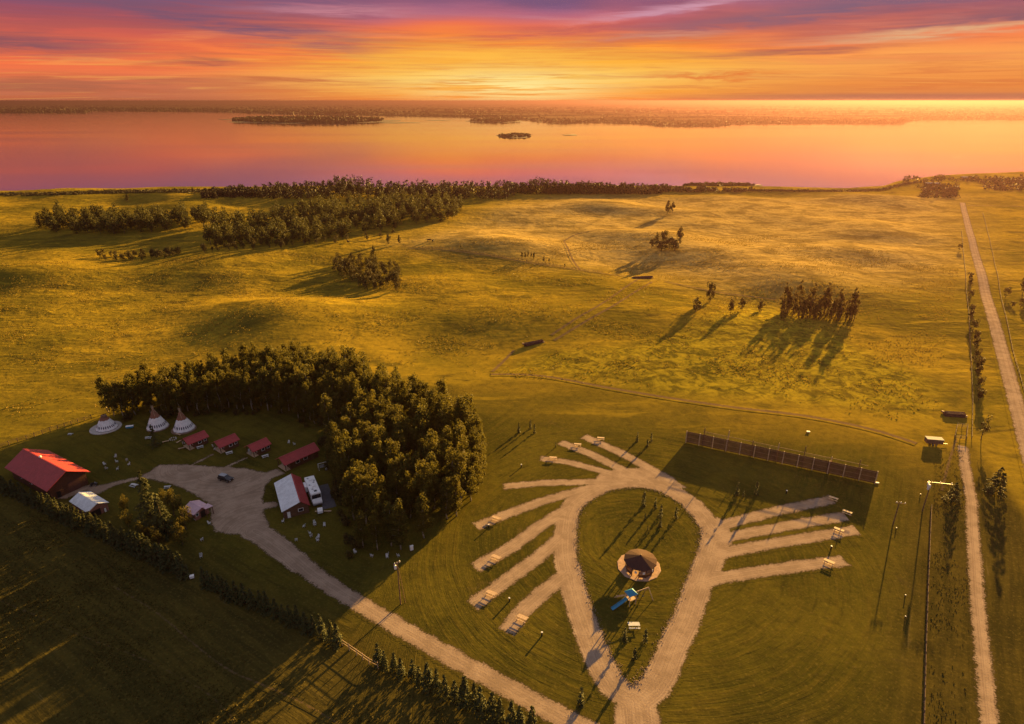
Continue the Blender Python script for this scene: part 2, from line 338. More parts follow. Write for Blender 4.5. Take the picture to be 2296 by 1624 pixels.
# beyond the lake: woods and clearings in level bands
X_,Y_,Z_=t.xyz(pos)
fw=t.ss(Y_,2200,3000); band=t.noise(t.comb(t.m('MULTIPLY',X_,.0007),t.m('MULTIPLY',Y_,.0011)),1.5,5,.6)
col=t.mix(fw,col,t.mix(t.ss(band,.42,.6),(.022,.024,.012),(.16,.12,.05)))
finish(t,diff(t,col,nrm)); GRASS=gm
gv,t=newmat('gravel'); gcol,gn,pos=grass_nodes(t)
lat=t.attr('lat'); sda=t.attr('sd')
n1=t.noise(pos,.22,5,.65,.3); n2=t.noise(pos,2.2,4,.7); n3=t.noise(pos,6,2,.6)
grav=t.mix(t.ss(n1,.35,.65),(.262,.188,.125),(.375,.275,.188))
rut=t.noise(t.comb(t.m('MULTIPLY',lat,1.9),t.m('MULTIPLY',n1,.9),0),1.6,4,.65)
grav=t.mix(t.m('MULTIPLY',t.ss(rut,.45,.62),.42),grav,(.19,.125,.088))
grav=t.mix(t.m('MULTIPLY',t.ss(rut,.46,.34),.42),grav,(.44,.305,.215))
grav=t.mix(t.m('MULTIPLY',t.ss(n3,.6,.75),.5),grav,(.16,.11,.08))
en=t.m('ADD',sda,t.m('ADD',t.m('MULTIPLY',t.m('SUBTRACT',n2,.5),2.6),t.m('MULTIPLY',t.m('SUBTRACT',t.noise(pos,.45,3),.5),1.6)))
edge=t.ss(en,.12,-.12)
weeds=t.m('MULTIPLY',t.ss(t.noise(pos,.5,6,.7),.64,.7),t.ss(sda,-1.6,-.3))
edge=t.m('MULTIPLY',edge,t.m('SUBTRACT',1,weeds))
rim=t.m('MULTIPLY',t.ss(en,-.5,.0),t.ss(en,.5,.1))
cc=t.mix(edge,gcol,grav); cc=t.mix(t.m('MULTIPLY',rim,.55),cc,(.055,.040,.02))
finish(t,diff(t,cc,bump(t,t.m('ADD',n2,t.m('MULTIPLY',n3,.5)),.07,.6))); GRAVEL=gv
dt,t=newmat('dirt_track'); gcol,gn,pos=grass_nodes(t); sda=t.attr('sd')
n2=t.noise(pos,.9,4,.7); en=t.m('ADD',sda,t.m('MULTIPLY',t.m('SUBTRACT',n2,.5),1.6))
cc=t.mix(t.m('MULTIPLY',t.ss(en,.3,-.3),.8),gcol,t.mix(n2,(.085,.052,.030),(.19,.125,.075)))
finish(t,diff(t,cc,gn)); DIRT=dt
# ---------------------------------------------------------------- ground sheet
ang=np.concatenate([np.arange(-50,50.01,.22),np.arange(55,310,5)]); ang=np.radians(ang)
rad=[30.]
while rad[-1]<1000: rad.append(rad[-1]*1.0062)
while rad[-1]<9000: rad.append(rad[-1]*1.011)
while rad[-1]<61000: rad.append(rad[-1]*1.06)
rad=np.array(rad); RR,AA=np.meshgrid(rad,ang,indexing='ij'); gx=RR*np.sin(AA); gy=RR*np.cos(AA); gz=hfun(gx,gy)
Pt=np.stack([gx,gy,gz],-1).reshape(-1,3)
me=grid_mesh('ground',Pt,len(rad),len(ang),GRASS,closed=True)
bm=bmesh.new(); bm.from_mesh(me); cv=bm.verts.new((0,0,0)); bm.verts.ensure_lookup_table(); nA=len(ang)
for i in range(nA): bm.faces.new((cv,bm.verts[(i+1)%nA],bm.verts[i]))
bmesh.ops.recalc_face_normals(bm,faces=bm.faces); bm.to_mesh(me); bm.free()
if me.polygons[0].normal.z<0: me.flip_normals()
me.polygons.foreach_set('use_smooth',[True]*len(me.polygons))
vv=np.empty(len(me.vertices)*3,np.float32); me.vertices.foreach_get('co',vv); vv=vv.reshape(-1,3)
zones(me,vv[:,0].astype(float),vv[:,1].astype(float))
link('ground',me,kind='structure')
# ---------------------------------------------------------------- water
m,t=newmat('lake_water'); pos=t.n('ShaderNodeNewGeometry').outputs['Position']; X_,Y_,Z_=t.xyz(pos)
rip=t.noise(t.comb(t.m('MULTIPLY',X_,.02),t.m('MULTIPLY',Y_,.05)),1,5,.6)
br=t.ss(t.noise(t.comb(t.m('MULTIPLY',X_,.0009),t.m('MULTIPLY',Y_,.004)),1.,4,.5),.35,.65,.07,.12)
nb=bump(t,rip,.25,.05)
gl=t.n('ShaderNodeBsdfGlossy',{'Color':(1,.98,1),'Roughness':br,'Normal':nb},distribution='BECKMANN')
df=t.n('ShaderNodeBsdfDiffuse',{'Color':(.10,.07,.08)}); 
mx=t.n('ShaderNodeMixShader',{0:.96}); t.t.links.new(df.outputs[0],mx.inputs[1]); t.t.links.new(gl.outputs[0],mx.inputs[2]); finish(t,mx.outputs[0])
mb=MB(); mb.add([(-30000,300,LAKE),(30000,300,LAKE),(30000,14000,LAKE),(-30000,14000,LAKE)],[(0,1,2,3)])
tag(mb.build('water',m),kind='structure')
# ---------------------------------------------------------------- gravel: drives, court, loop and camping pads as one ragged sheet
def off_poly(pts,d):
    P=PG(pts); n=len(P); A=sum(P[i][0]*P[(i+1)%n][1]-P[(i+1)%n][0]*P[i][1] for i in range(n)); sg=1 if A>0 else -1
    out=[]
    for i in range(n):
        a=Vector(P[i-1]);b=Vector(P[(i+1)%n]); tv=(b-a).normalized(); nv=Vector((tv.y,-tv.x))*sg; out.append((P[i][0]+nv.x*d,P[i][1]+nv.y*d))
    return out
ISLAND=[(1325.6,1121.9),(1306,1138),(1296,1157),(1292.5,1193.6),(1292.5,1230.5),(1296,1263.6),(1305,1290),(1318,1335),(1331,1372.6),(1355,1434.5),(1377,1485),(1404,1527),(1421.5,1542),(1432,1527),(1452.5,1498.6),(1481,1434.5),(1510,1379),(1532,1319.6),(1549.7,1273),(1567,1229),(1573,1205),(1571,1185),(1557.6,1164),(1532,1134.7),(1504,1114.5),(1476.5,1100.7),(1439.7,1093.3),(1403,1093.3),(1366,1099.8)]
lp=off_poly(ISLAND,2.9); LOOP=[(x,y,3.0) for x,y in lp]; LOOP.append(LOOP[0])
ln=lambda pts,w:[(*Gz(x,y),w if not hasattr(w,'__len__') else w[i]) for i,(x,y) in enumerate(pts)]
ROAD=ln([(570,1190),(600,1206),(650,1243),(700,1285),(760,1326),(830,1368),(900,1410),(980,1455),(1060,1500),(1140,1543),(1210,1582),(1290,1624),(1380,1672)],[3.4,3,2.6,2.3,2.1,2.1,2.1,2.1,2.1,2.1,2.1,2.2,2.5])
TAIL=ln([(1424,1560),(1430,1610),(1438,1720)],[3.5,4.2,4.5])
PADS=[ln(p,w) for p,w in (
 ([(1309,979),(1395,1017),(1505,1078)],1.9),([(1256,991),(1330,1021),(1450,1080)],1.8),([(1212,1028),(1280,1038),(1430,1078)],1.6),([(1130,1091),(1220,1083),(1380,1080)],1.6),
 ([(1067,1181),(1140,1152),(1215,1124),(1330,1092)],1.8),([(1065,1274),(1153,1223),(1215,1177),(1275,1140)],2.0),([(1059,1358),(1140,1298),(1204,1252),(1270,1195)],2.0),([(1136,1417),(1171,1371),(1215,1331),(1272,1285)],2.1),
 ([(1590,1192),(1640,1172),(1742,1146),(1888,1115)],1.9),([(1590,1212),(1640,1203),(1763,1180),(1928,1152)],1.9),([(1580,1246),(1640,1236),(1763,1214),(1924,1188)],1.9),([(1560,1312),(1610,1297),(1742,1276),(1895,1257)],1.9))]
def band(line):
    L=[];Rr=[]
    for k,(x,y,w_) in enumerate(line):
        p=line[max(0,k-1)];q=line[min(len(line)-1,k+1)]; dx,dy=q[0]-p[0],q[1]-p[1]; m_=math.hypot(dx,dy); L.append((x-dy/m_*w_,y+dx/m_*w_)); Rr.append((x+dy/m_*w_,y-dx/m_*w_))
    return L+Rr[::-1]
COURT=PG([(205,1086),(221,1089),(270,1078),(316,1067),(339,1056),(357,1042),(418,1042),(488,1047),(511,1048),(543,1050),(564,1053),(577,1057),(597,1059),(622,1051),(640,1062),(612,1072),(596,1088),(589,1113),(589,1128),(622,1126),(624,1135),(591,1142),(594,1157),(602,1176),(617,1204),(634,1225),(667,1248),(690,1262),(659,1286),(609,1248),(584,1230),(564,1215),(541,1198),(521,1199),(485,1192),(473,1174),(471.6,1132.5),(448,1116),(418,1099),(386,1086),(359,1080),(335,1074),(313,1074.5),(258,1089),(232,1102),(219,1108),(190,1100),(150,1118),(120,1118),(132,1104)])
FOOT=[ln([(420,1047),(438,1022),(470,1022)],.35),ln([(495,1048),(478,1030),(490,1022)],.0),ln([(700,1044),(665,1060)],.3)]
FOOT=[ln([(694,1049),(700,1044),(795-0,1000)],.0)]
# footpaths up to the cabins
FP=[ln([(430,1043),(452,1032),(474,1021)],.45),ln([(508,1047),(530,1037),(550,1028)],.45)]
def sheet(name,shapes,holes,step,bx,z,mat,pad=1.2):
    xs=np.arange(bx[0],bx[1],step); ys=np.arange(bx[2],bx[3],step); gx,gy=np.meshgrid(xs,ys,indexing='ij')
    sdv=np.full(gx.shape,1e9); lat=np.full(gx.shape,1e9)
    for s in shapes:
        if len(s[0])==2: sdv=np.minimum(sdv,psd(s,gx,gy))
        else:
            a,b=lsd(s,gx,gy); sdv=np.minimum(sdv,a); lat=np.minimum(lat,b)
    for p in PADS: lat=np.minimum(lat,lsd(p,gx,gy)[1])
    for h in holes: sdv=np.maximum(sdv,-psd(h,gx,gy))
    keep=sdv<pad; nc=len(ys)
    q=keep[:-1,:-1]&keep[1:,:-1]&keep[:-1,1:]&keep[1:,1:]
    i,j=np.nonzero(q); a=i*nc+j; Q=np.stack([a,a+nc,a+nc+1,a+1],-1)
    us,inv=np.unique(Q,return_inverse=True); Q=inv.reshape(Q.shape)
    x=gx.ravel()[us];y=gy.ravel()[us]; zv=hfun(x,y)+z
    me=raw_mesh(name,np.stack([x,y,zv],-1),Q,mat,True)
    zones(me,x,y)
    for nm,v in(('sd',sdv.ravel()[us]),('lat',np.minimum(lat.ravel()[us],20))):
        at=me.attributes.new(nm,'FLOAT','POINT'); at.data.foreach_set('value',np.ascontiguousarray(v,dtype=np.float32))
    return link(name,me,kind='structure')
FILLS=[PG([(1345,1060),(1395,1050),(1440,1050),(1500,1066),(1540,1095),(1400,1098),(1320,1096)]),PG([(1605,1158),(1634,1176),(1640,1204),(1636,1240),(1612,1292),(1590,1315),(1560,1305),(1582,1200)]),PG([(1262,1135),(1285,1120),(1300,1110),(1290,1160),(1262,1160)])]
sheet('gravel_drive',[LOOP,ROAD,TAIL,COURT]+FILLS+[band(p) for p in PADS]+FP,[off_poly(ISLAND,-.15)],.5,(-136,92,55,196),.02,GRAVEL)
def ribbon(name,pts,hw,mat,z=.05,step=4,pad=1.2,cols=9,ragged=0):
    P=[G(*p) for p in pts]; out=[]
    for a,b in zip(P[:-1],P[1:]):
        L=math.hypot(b[0]-a[0],b[1]-a[1]); n=max(1,int(L/step)); out+=[(a[0]+(b[0]-a[0])*k/n,a[1]+(b[1]-a[1])*k/n) for k in range(n)]
    out.append(P[-1]); Q=np.array(out)
    for _ in range(6): Q[1:-1]=(Q[:-2]+Q[1:-1]*2+Q[2:])/4
    T=np.gradient(Q,axis=0); T/=np.linalg.norm(T,axis=1)[:,None]; N=np.stack([T[:,1],-T[:,0]],-1)
    offs=np.linspace(-hw-pad,hw+pad,cols)
    V=(Q[:,None,:]+N[:,None,:]*offs[None,:,None]); x=V[...,0].ravel();y=V[...,1].ravel()
    me=grid_mesh(name,np.stack([x,y,hfun(x,y)+z],-1),len(Q),cols,mat)
    if me.polygons[0].normal.z<0: me.flip_normals()
    zones(me,x,y); sdv=np.tile(np.abs(offs)-hw,len(Q)); lat=np.tile(offs+10,len(Q))
    for nm,v in(('sd',sdv),('lat',lat)):
        at=me.attributes.new(nm,'FLOAT','POINT'); at.data.foreach_set('value',np.ascontiguousarray(v,dtype=np.float32))
    return link(name,me,kind='structure')
ribbon('road',[(2158,455),(2161,470),(2177,530),(2196,600),(2222,700),(2250,800),(2277,900),(2300,985),(2330,1090)],2.6,GRAVEL,z=.12,step=3)
ribbon('lane',[(2158,1000),(2163,1035),(2168,1068),(2172,1090),(2180,1130),(2180,1180),(2186,1250),(2190,1330),(2199,1420),(2208,1510),(2219,1624),(2230,1720)],1.45,GRAVEL,z=.03,step=2)
ribbon('side_road',[(2163,461),(2230,462),(2330,463)],.7,GRAVEL,z=.15,step=3)
ribbon('farm_track',[(1100,840),(1180,839),(1250,848),(1350,868),(1500,893),(1650,915),(1800,931),(1900,950),(1980,968),(2055,995)],.9,DIRT,z=.1,step=3)
for p in ([(1440,622),(1340,688),(1236,752)],[(1463,632),(1370,690),(1242,764)],[(1152,786),(1104,834)]): ribbon('wheel_track',p,.75,DIRT,z=.08,step=3,pad=.5,cols=7)
ribbon('trail',[(915,557),(1000,561),(1100,575),(1200,591),(1300,607),(1400,620)],.9,DIRT,z=.15,step=4)
ribbon('trail',[(1300,606),(1268,548),(1262,540),(1290,525),(1400,512)],.8,DIRT,z=.15,step=4)
ribbon('trail',[(1490,632),(1600,655),(1700,668),(1740,672)],.9,DIRT,z=.15,step=4)
ribbon('wheel_track',[(2144,985),(2126,1040),(2112,1100)],.3,DIRT,z=.06,step=3,pad=.6,cols=5)

ribbon('field_trail',[(255,1315),(347,1369),(438,1447),(510,1505),(620,1548),(711,1592),(800,1650)],.0,DIRT,z=.04,step=2,pad=1.0)
ribbon('field_trail',[(-40,1330),(60,1372),(190,1430),(330,1480),(480,1560),(560,1660)],-.1,DIRT,z=.04,step=2,pad=1.0)
# ---------------------------------------------------------------- vegetation
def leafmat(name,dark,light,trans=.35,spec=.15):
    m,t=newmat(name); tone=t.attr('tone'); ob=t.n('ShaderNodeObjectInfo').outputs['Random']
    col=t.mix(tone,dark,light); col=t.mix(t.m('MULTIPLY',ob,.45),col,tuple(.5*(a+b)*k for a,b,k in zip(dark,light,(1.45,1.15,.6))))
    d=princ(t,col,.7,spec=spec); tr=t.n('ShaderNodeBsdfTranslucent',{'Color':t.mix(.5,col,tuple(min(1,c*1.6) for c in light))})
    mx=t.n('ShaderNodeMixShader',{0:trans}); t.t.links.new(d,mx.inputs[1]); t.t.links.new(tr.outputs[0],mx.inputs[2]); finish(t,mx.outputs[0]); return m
ASPEN=leafmat('aspen_leaves',(.036,.042,.010),(.140,.116,.015),.34)
SPRUCE=leafmat('spruce_needles',(.022,.030,.012),(.060,.062,.018),.15)
BUSH=leafmat('bush_leaves',(.022,.022,.008),(.080,.062,.016),.22)
WLEAF=leafmat('woodland_leaves',(.020,.027,.009),(.095,.085,.017),.25)
YELL=leafmat('yellow_leaves',(.032,.034,.009),(.125,.098,.014),.3)
BARK=simple('pale_bark',(.26,.21,.15),.85,.3,3); DBARK=simple('dark_bark',(.09,.065,.045),.9,.3,3)
def leafmesh(name,C,Nn,sz,tone,mat,rng):
    n=len(C); Nn=Nn/np.linalg.norm(Nn,axis=1)[:,None]
    a=rng.normal(size=(n,3)); a-=Nn*(a*Nn).sum(1)[:,None]; a/=np.linalg.norm(a,axis=1)[:,None]; b=np.cross(Nn,a)
    s=sz[:,None]*.5; a=a*s; b=b*s*rng.uniform(.55,1,(n,1))
    P=np.stack([C-a*.9,C-b*.8+a*.1,C+a,C+b*.8+a*.1],1).reshape(-1,3)
    me=raw_mesh(name,P,np.arange(4*n).reshape(-1,4),mat)
    at=me.attributes.new('tone','FLOAT','POINT'); at.data.foreach_set('value',np.repeat(np.clip(tone,0,1),4).astype(np.float32)); return me
def trunk(h,r,rng,limbs=6,lean=.03,r_cr=2.,start=.35,mat=None):
    mb=MB(); x=y=0; prev=Vector((0,0,-.3)); n=5; pts=[prev]
    for i in range(1,n+1):
        p=Vector((rng.normal(0,lean)*h,rng.normal(0,lean)*h,h*.9*i/n)); pts.append(p)
    for i in range(n): mb.tube(pts[i],pts[i+1],r*(1-i/n*.8),r*(1-(i+1)/n*.8),7)
    for k in range(limbs):
        f=rng.uniform(start,.85); i=int(f*n); b=pts[i].lerp(pts[i+1],f*n-i); az=rng.uniform(0,6.28); L=r_cr*rng.uniform(.5,.9)*(1.1-f*.5)
        e=b+Vector((math.cos(az)*L,math.sin(az)*L,L*rng.uniform(.5,1.0))); mb.tube(b,e,r*.32,r*.08,5)
    return mb
def broad(name,h,rad,n,mat,seed,sz=.5,base=.25,clumps=26,cl=(.9,1.5),bark=BARK,top=1.,limbs=6,lean=.02,trunk_r=None,gap=0):
    rng=np.random.default_rng(seed); root=empty(name,(0,0,0))
    z0=h*base; cz=(h+z0)/2; hz=(h-z0)/2
    cc=[];cr=[]
    while len(cc)<clumps:
        v=rng.normal(size=3); v/=np.linalg.norm(v); k=rng.uniform(.35,.95); v=v*k
        zf=(v[2]+1)/2; prof=(1-abs(zf-.35)**2*1.3)*(1-.5*max(0,zf-.35)*top)
        p=np.array([v[0]*rad*prof*rng.uniform(.75,1.15),v[1]*rad*prof*rng.uniform(.75,1.15),cz+v[2]*hz])
        cc.append(p); cr.append(rng.uniform(*cl))
    cc=np.array(cc);cr=np.array(cr); ct=rng.uniform(-.3,.3,clumps)
    idx=rng.integers(0,clumps,n); d=rng.normal(size=(n,3)); d/=np.linalg.norm(d,axis=1)[:,None]
    C=cc[idx]+d*(cr[idx]*rng.uniform(.55,1.05,n)**.6)[:,None]*np.array([1,1,1.25])
    C[:,2]=np.maximum(C[:,2],.25)
    Nn=d*.8+rng.normal(size=(n,3))*.55
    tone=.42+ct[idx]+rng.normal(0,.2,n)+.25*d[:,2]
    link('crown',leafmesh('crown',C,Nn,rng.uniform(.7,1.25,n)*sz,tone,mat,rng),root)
    trunk(h*.86,trunk_r or h*.013+.03,rng,limbs,lean,rad,max(base,.2)).build('trunk',bark,root,smooth=True)
    return root
def conifer(name,h,rad,n,seed,mat=SPRUCE,base=.06,sz=.4,power=.85):
    rng=np.random.default_rng(seed); root=empty(name,(0,0,0)); nb=int(26+h*7)
    C=[];Nn=[];T=[]
    per=max(6,n//nb)
    for k in range(nb):
        f=rng.uniform(0,1)**1.25; z=h*(base+(1-base)*f); r=rad*(1-f)**power*rng.uniform(.72,1.12)+.04; az=rng.uniform(0,6.28)
        t=rng.uniform(.15,1,per)**.7
        x=np.cos(az)*r*t; y=np.sin(az)*r*t; w_=rng.normal(0,.12+.10*r,per)*(1.1-t*.6)
        C.append(np.stack([x-np.sin(az)*w_,y+np.cos(az)*w_,z-.22*r*t**1.5+rng.normal(0,.06,per)],-1))
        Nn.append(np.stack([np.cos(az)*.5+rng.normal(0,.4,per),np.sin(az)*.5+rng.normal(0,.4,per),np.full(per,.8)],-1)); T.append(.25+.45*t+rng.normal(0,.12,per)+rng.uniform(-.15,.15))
    C=np.concatenate(C);Nn=np.concatenate(Nn);T=np.concatenate(T); m=len(C)
    C[:,2]=np.maximum(C[:,2],.08)
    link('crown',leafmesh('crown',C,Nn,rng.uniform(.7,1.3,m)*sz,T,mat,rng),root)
    mb=MB(); mb.tube((0,0,-.2),(0,0,h*.97),.03+h*.014,.012,6); mb.build('trunk',DBARK,root,smooth=True)
    return root
rr=np.random.default_rng(11)
def vn(x,y): return math.sin(x*.13+y*.07)+math.sin(y*.11-x*.05+1)
# the grove
GROVE=PG([(236,925),(300,905),(380,886),(470,868),(545,842),(620,832),(700,836),(790,858),(870,895),(950,925),(1020,948),(1066,985),(1088,1035),(1092,1085),(1050,1145),(985,1195),(920,1240),(860,1252),(800,1240),(772,1190),(760,1120),(752,1060),(738,1000),(716,962),(640,930),(560,925),(480,928),(400,935),(330,938),(262,945)])
protos=[broad('aspen_tree',14.5,2.7,4200,ASPEN,20+k,sz=.42,base=.04,clumps=70+k,cl=(.35,1.0),top=.9) for k in range(6)]
gx0=[p[0] for p in GROVE]; gy0=[p[1] for p in GROVE]; pts=[]
for a in np.arange(min(gx0),max(gx0),4.2):
    for b in np.arange(min(gy0),max(gy0),4.2):
        x=a+rr.uniform(-1.7,1.7); y=b+rr.uniform(-1.7,1.7)
        if psd(GROVE,np.array([x]),np.array([y]))[0]<-.3: pts.append((x,y))
print('grove',len(pts))
pts.sort(key=lambda p:p[1])
while len(pts)>289:
    k=int(rr.integers(0,len(pts)))
    if pts[k][0]>-62 and psd(GROVE,np.array([pts[k][0]]),np.array([pts[k][1]]))[0]<-5: pts.pop(k)
def lab(part,l): return l,'grove trees, '+part
for i,(x,y) in enumerate(pts):
    far_left=sst(np.array(-x),55,130); s=(1.2-.12*float(far_left))*rr.uniform(.78,1.18)
    e=psd(GROVE,np.array([x]),np.array([y]))[0]
    if e>-3: s*=.88
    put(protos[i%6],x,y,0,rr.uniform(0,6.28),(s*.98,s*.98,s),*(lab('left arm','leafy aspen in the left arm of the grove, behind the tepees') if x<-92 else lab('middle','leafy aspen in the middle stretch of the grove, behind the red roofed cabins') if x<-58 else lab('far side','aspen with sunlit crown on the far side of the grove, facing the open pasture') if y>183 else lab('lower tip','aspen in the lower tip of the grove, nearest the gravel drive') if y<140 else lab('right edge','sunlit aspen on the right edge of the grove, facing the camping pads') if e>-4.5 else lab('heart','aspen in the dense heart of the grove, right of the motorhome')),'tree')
# undergrowth along the grove's dark inner edge
shr=[broad('shrub',2.2,1.5,260,BUSH,60+k,sz=.42,base=.02,clumps=8,cl=(.5,.9),bark=DBARK,limbs=2) for k in range(3)]
for i in range(46):
    a=GROVE[18+i%11]; b=GROVE[(19+i%11)%len(GROVE)]; f=rr.uniform(0,1); x=a[0]+(b[0]-a[0])*f+rr.uniform(-2.5,1.2); y=a[1]+(b[1]-a[1])*f+rr.uniform(-2.5,2)
    put(shr[i%3],x,y,0,rr.uniform(0,6),rr.uniform(.6,1.5),'low shrub in the undergrowth at the shaded foot of the grove','shrubs at the foot of the grove','shrub')
# spruce shelter belt along the lower left
hp=[conifer('spruce_tree',5.8,1.5,1100,100+k,sz=.42) for k in range(4)]
hc=0
def belt(a,b,n,s0,s1,label,group,jit=.35):
    global hc
    A=Gz(*a);B=Gz(*b)
    for i in range(n):
        f=i/(n-1); x=A[0]+(B[0]-A[0])*f+rr.uniform(-jit,jit); y=A[1]+(B[1]-A[1])*f+rr.uniform(-jit,jit); s=(s0+(s1-s0)*f)*rr.uniform(.84,1.14)
        put(hp[hc%4],x,y,0,rr.uniform(0,6.28),(s*rr.uniform(.85,1.1),s*rr.uniform(.85,1.1),s),label,group,'spruce'); hc+=1
belt((-30,1084),(92,1140),17,.9,.95,'young spruce in the dark belt behind the long red roofed barn','spruces behind the barn')
belt((96,1143),(418,1292),46,1.0,1.15,'young spruce in the tight shelter belt below the grey roofed shed and yard trees','spruces of the long shelter belt',.5)
belt((462,1312),(530,1350),7,.92,.95,'young spruce in the short clump between the two longer belts','spruces of the short clump')
belt((553,1352),(762,1448),13,.92,.98,'small dark spruce in the middle belt that ends at the fence posts','spruces of the middle belt',.3)
belt((850,1492),(1190,1650),18,.95,1.15,'small spruce in the nearest belt beside the gravel drive at the lower edge','spruces of the nearest belt',.35)
# yard trees
big=conifer('pine_tree',18,4.6,4200,140,sz=.6,base=.08,power=.75); x,y=Gz(346,1188); put(big,x,y,0,.3,1,'big dark pine in the middle of the yard trees beside the drive',None,'pine')
c=put(big,*Gz(372,1200),0,2.1,(.75,.75,.68),'smaller dark pine close behind the big yard pine',None,'pine')
yl=[broad('yard_tree',9.5,2.9,1400,YELL,150+k,sz=.45,base=.12,clumps=20,cl=(.6,1.1),bark=DBARK) for k in range(3)]
for k,(px_,py_,s,l) in enumerate([(284,1152,.62,'yellow leaved tree on the left side of the big yard pine'),(290,1182,.6,'bushy tree with yellow top, lowest left of the yard pine'),(392,1158,.95,'large golden leaved tree at the edge of the gravel court'),(372,1142,.7,'golden leaved tree squeezed between the yard pine and the court'),(418,1188,.85,'rounded green tree nearest the pink roofed shed'),(410,1222,.75,'broad dark tree below the pink roofed shed'),(322,1212,.6,'dark leafy tree in front of the big yard pine'),(356,1224,.65,'dark leafy tree at the lowest point of the yard clump')]):
    put(yl[k%3],*Gz(px_,py_),0,k*1.3,s,l,'trees of the yard clump','tree')
put(conifer('small_spruce',8.0,2.0,1000,145,sz=.4),*Gz(349,1000),0,0,1,'lone dark spruce in front of the middle tepee',None,'spruce')
# planted saplings
sp_=[conifer('sapling',3.4,.55,330,170+k,sz=.32,base=.05,power=.6) for k in range(3)]
SAP=[(1442.5,1133,1.35,'tallest thin sapling, northernmost in the loop lawn'),(1469,1138.5,.95,'short sapling just right of the tallest one in the loop lawn'),(1481,1157,1.1,'slim sapling in the middle of the loop lawn group'),(1446,1166,.62,'tiny brown sapling below the tallest one in the loop lawn'),(1479.5,1182.6,1.05,'sapling nearest behind the round pavilion'),(1515,1162,1.1,'sapling standing rightmost in the loop lawn'),(1452,1188,.45,'very small sapling between two others in the loop lawn'),
 (1400.5,1438,1.1,'yellowish sapling left of the white table'),(1446,1441,1.1,'yellowish sapling right of the white table'),(1421.5,1480,.95,'pale sapling at the bottom tip of the loop lawn'),
 (1651.6,1111,1.3,'tall sapling, left of the pair between windbreak and right pads'),(1666,1113.4,.65,'stub of a sapling between two taller ones by the right pads'),(1694.7,1109,1.3,'tall sapling, right of the pair between windbreak and right pads'),
 (1428.6,989,.95,'thin sapling above the topmost gravel pad, left one'),(1459.6,990.6,1.0,'thin sapling above the topmost gravel pad, right one'),(1451.4,1001.6,.8,'thin sapling closest to the topmost gravel pad'),
 (1163.4,971,1.15,'sapling right of the grove, left of a group of three'),(1189,961.4,1.0,'sapling right of the grove, farthest of a group of three'),(1198,971,1.0,'sapling right of the grove, right of a group of three'),(1302,1582,1.35,'lone sapling where drive and loop road meet'),(1246,1003,.5,'tiny bush at the tip of the second gravel pad')]
for k,(a,b,s,l) in enumerate(SAP): put(sp_[k%3],*Gz(a,b),0,k,s,l,'planted saplings around the camping loop','sapling')
# trees to the right
bt=conifer('spiky_spruce',8.5,3.3,2400,190,sz=.5,power=.55); put(bt,*Gz(2229,1106),0,0,1,'dark spiky spruce on the verge right of the narrow lane',None,'spruce')
put(bt,*Gz(2134,1124),0,1,.72,'smaller dark spruce beside the power pole, left of the lane',None,'spruce')
sk=broad('sparse_tree',9,1.5,330,BUSH,200,sz=.5,base=.25,clumps=16,cl=(.4,.9),bark=DBARK,limbs=14); put(sk,*G(2200,988),0,0,1.05,'tall sparse tree by the roadside above the narrow lane',None,'tree')
rd=[broad('roadside_tree',7,1.9,480,BUSH,210+k,sz=.55,base=.1,clumps=12,cl=(.5,.9),bark=DBARK) for k in range(3)]
for k,(a,b,s) in enumerate([(2150,562,1.),(2172,628,.9),(2174,648,1.1),(2174,672,.9),(2177,700,.8),(2176,722,1.05),(2180,745,1.1),(2184,765,1.0),(2187,790,1.1),(2186,812,.9),(2190,832,1.1),(2192,852,1.0),(2194,875,.9),(2194,898,.95)]):
    x,y=G(a,b); put(rd[k%3],x,y,H(x,y),k*2.,(s,s,s*rr.uniform(.9,1.2)),'lone tree on the left verge of the straight gravel road' if k==0 else 'small tree in the hedgerow left of the straight gravel road',None if k==0 else 'hedgerow trees beside the gravel road','tree')
for k,(a,b,s,l) in enumerate([(2253,668,1.1,'dark tree by the field edge right of the road'),(2268,690,.7,'low bush below the field edge tree right of the road'),(2292,665,1.7,'big tree cut by the right edge of the picture'),(2288,690,1.0,'bush under the big tree at the right edge')]):
    x,y=G(a,b); put(rd[k%3],x,y,H(x,y),k*2.,s,l,None,'tree')
# lombardy-like poplar stand
POP=leafmat('poplar_leaves',(.045,.036,.012),(.13,.095,.022),.4)
pp=[broad('poplar_tree',18.5,2.2,1300,POP,230+k,sz=.55,base=.0,clumps=34,cl=(.35,.8),bark=DBARK,limbs=10,top=.8) for k in range(4)]
for k in range(66):
    if k<44: a=1750+k*3.8+rr.uniform(-3,3); b=702+(k*.3)+rr.uniform(-8,10); s=.85+.2*math.sin(k*.8)+rr.uniform(-.1,.1)
    else: a=1730+rr.uniform(0,150); b=712+rr.uniform(-6,10); s=.4
    x,y=G(a,b); put(pp[k%4],x,y,H(x,y),k,(s*1.05,s*1.05,s),'tall slender poplar in the long row standing alone in the right field','poplars of the right field row','poplar')
bs=[broad('field_tree',10,3.0,1150,BUSH,250+k,sz=.62,base=.05,clumps=24,cl=(.6,1.1),bark=DBARK) for k in range(4)]
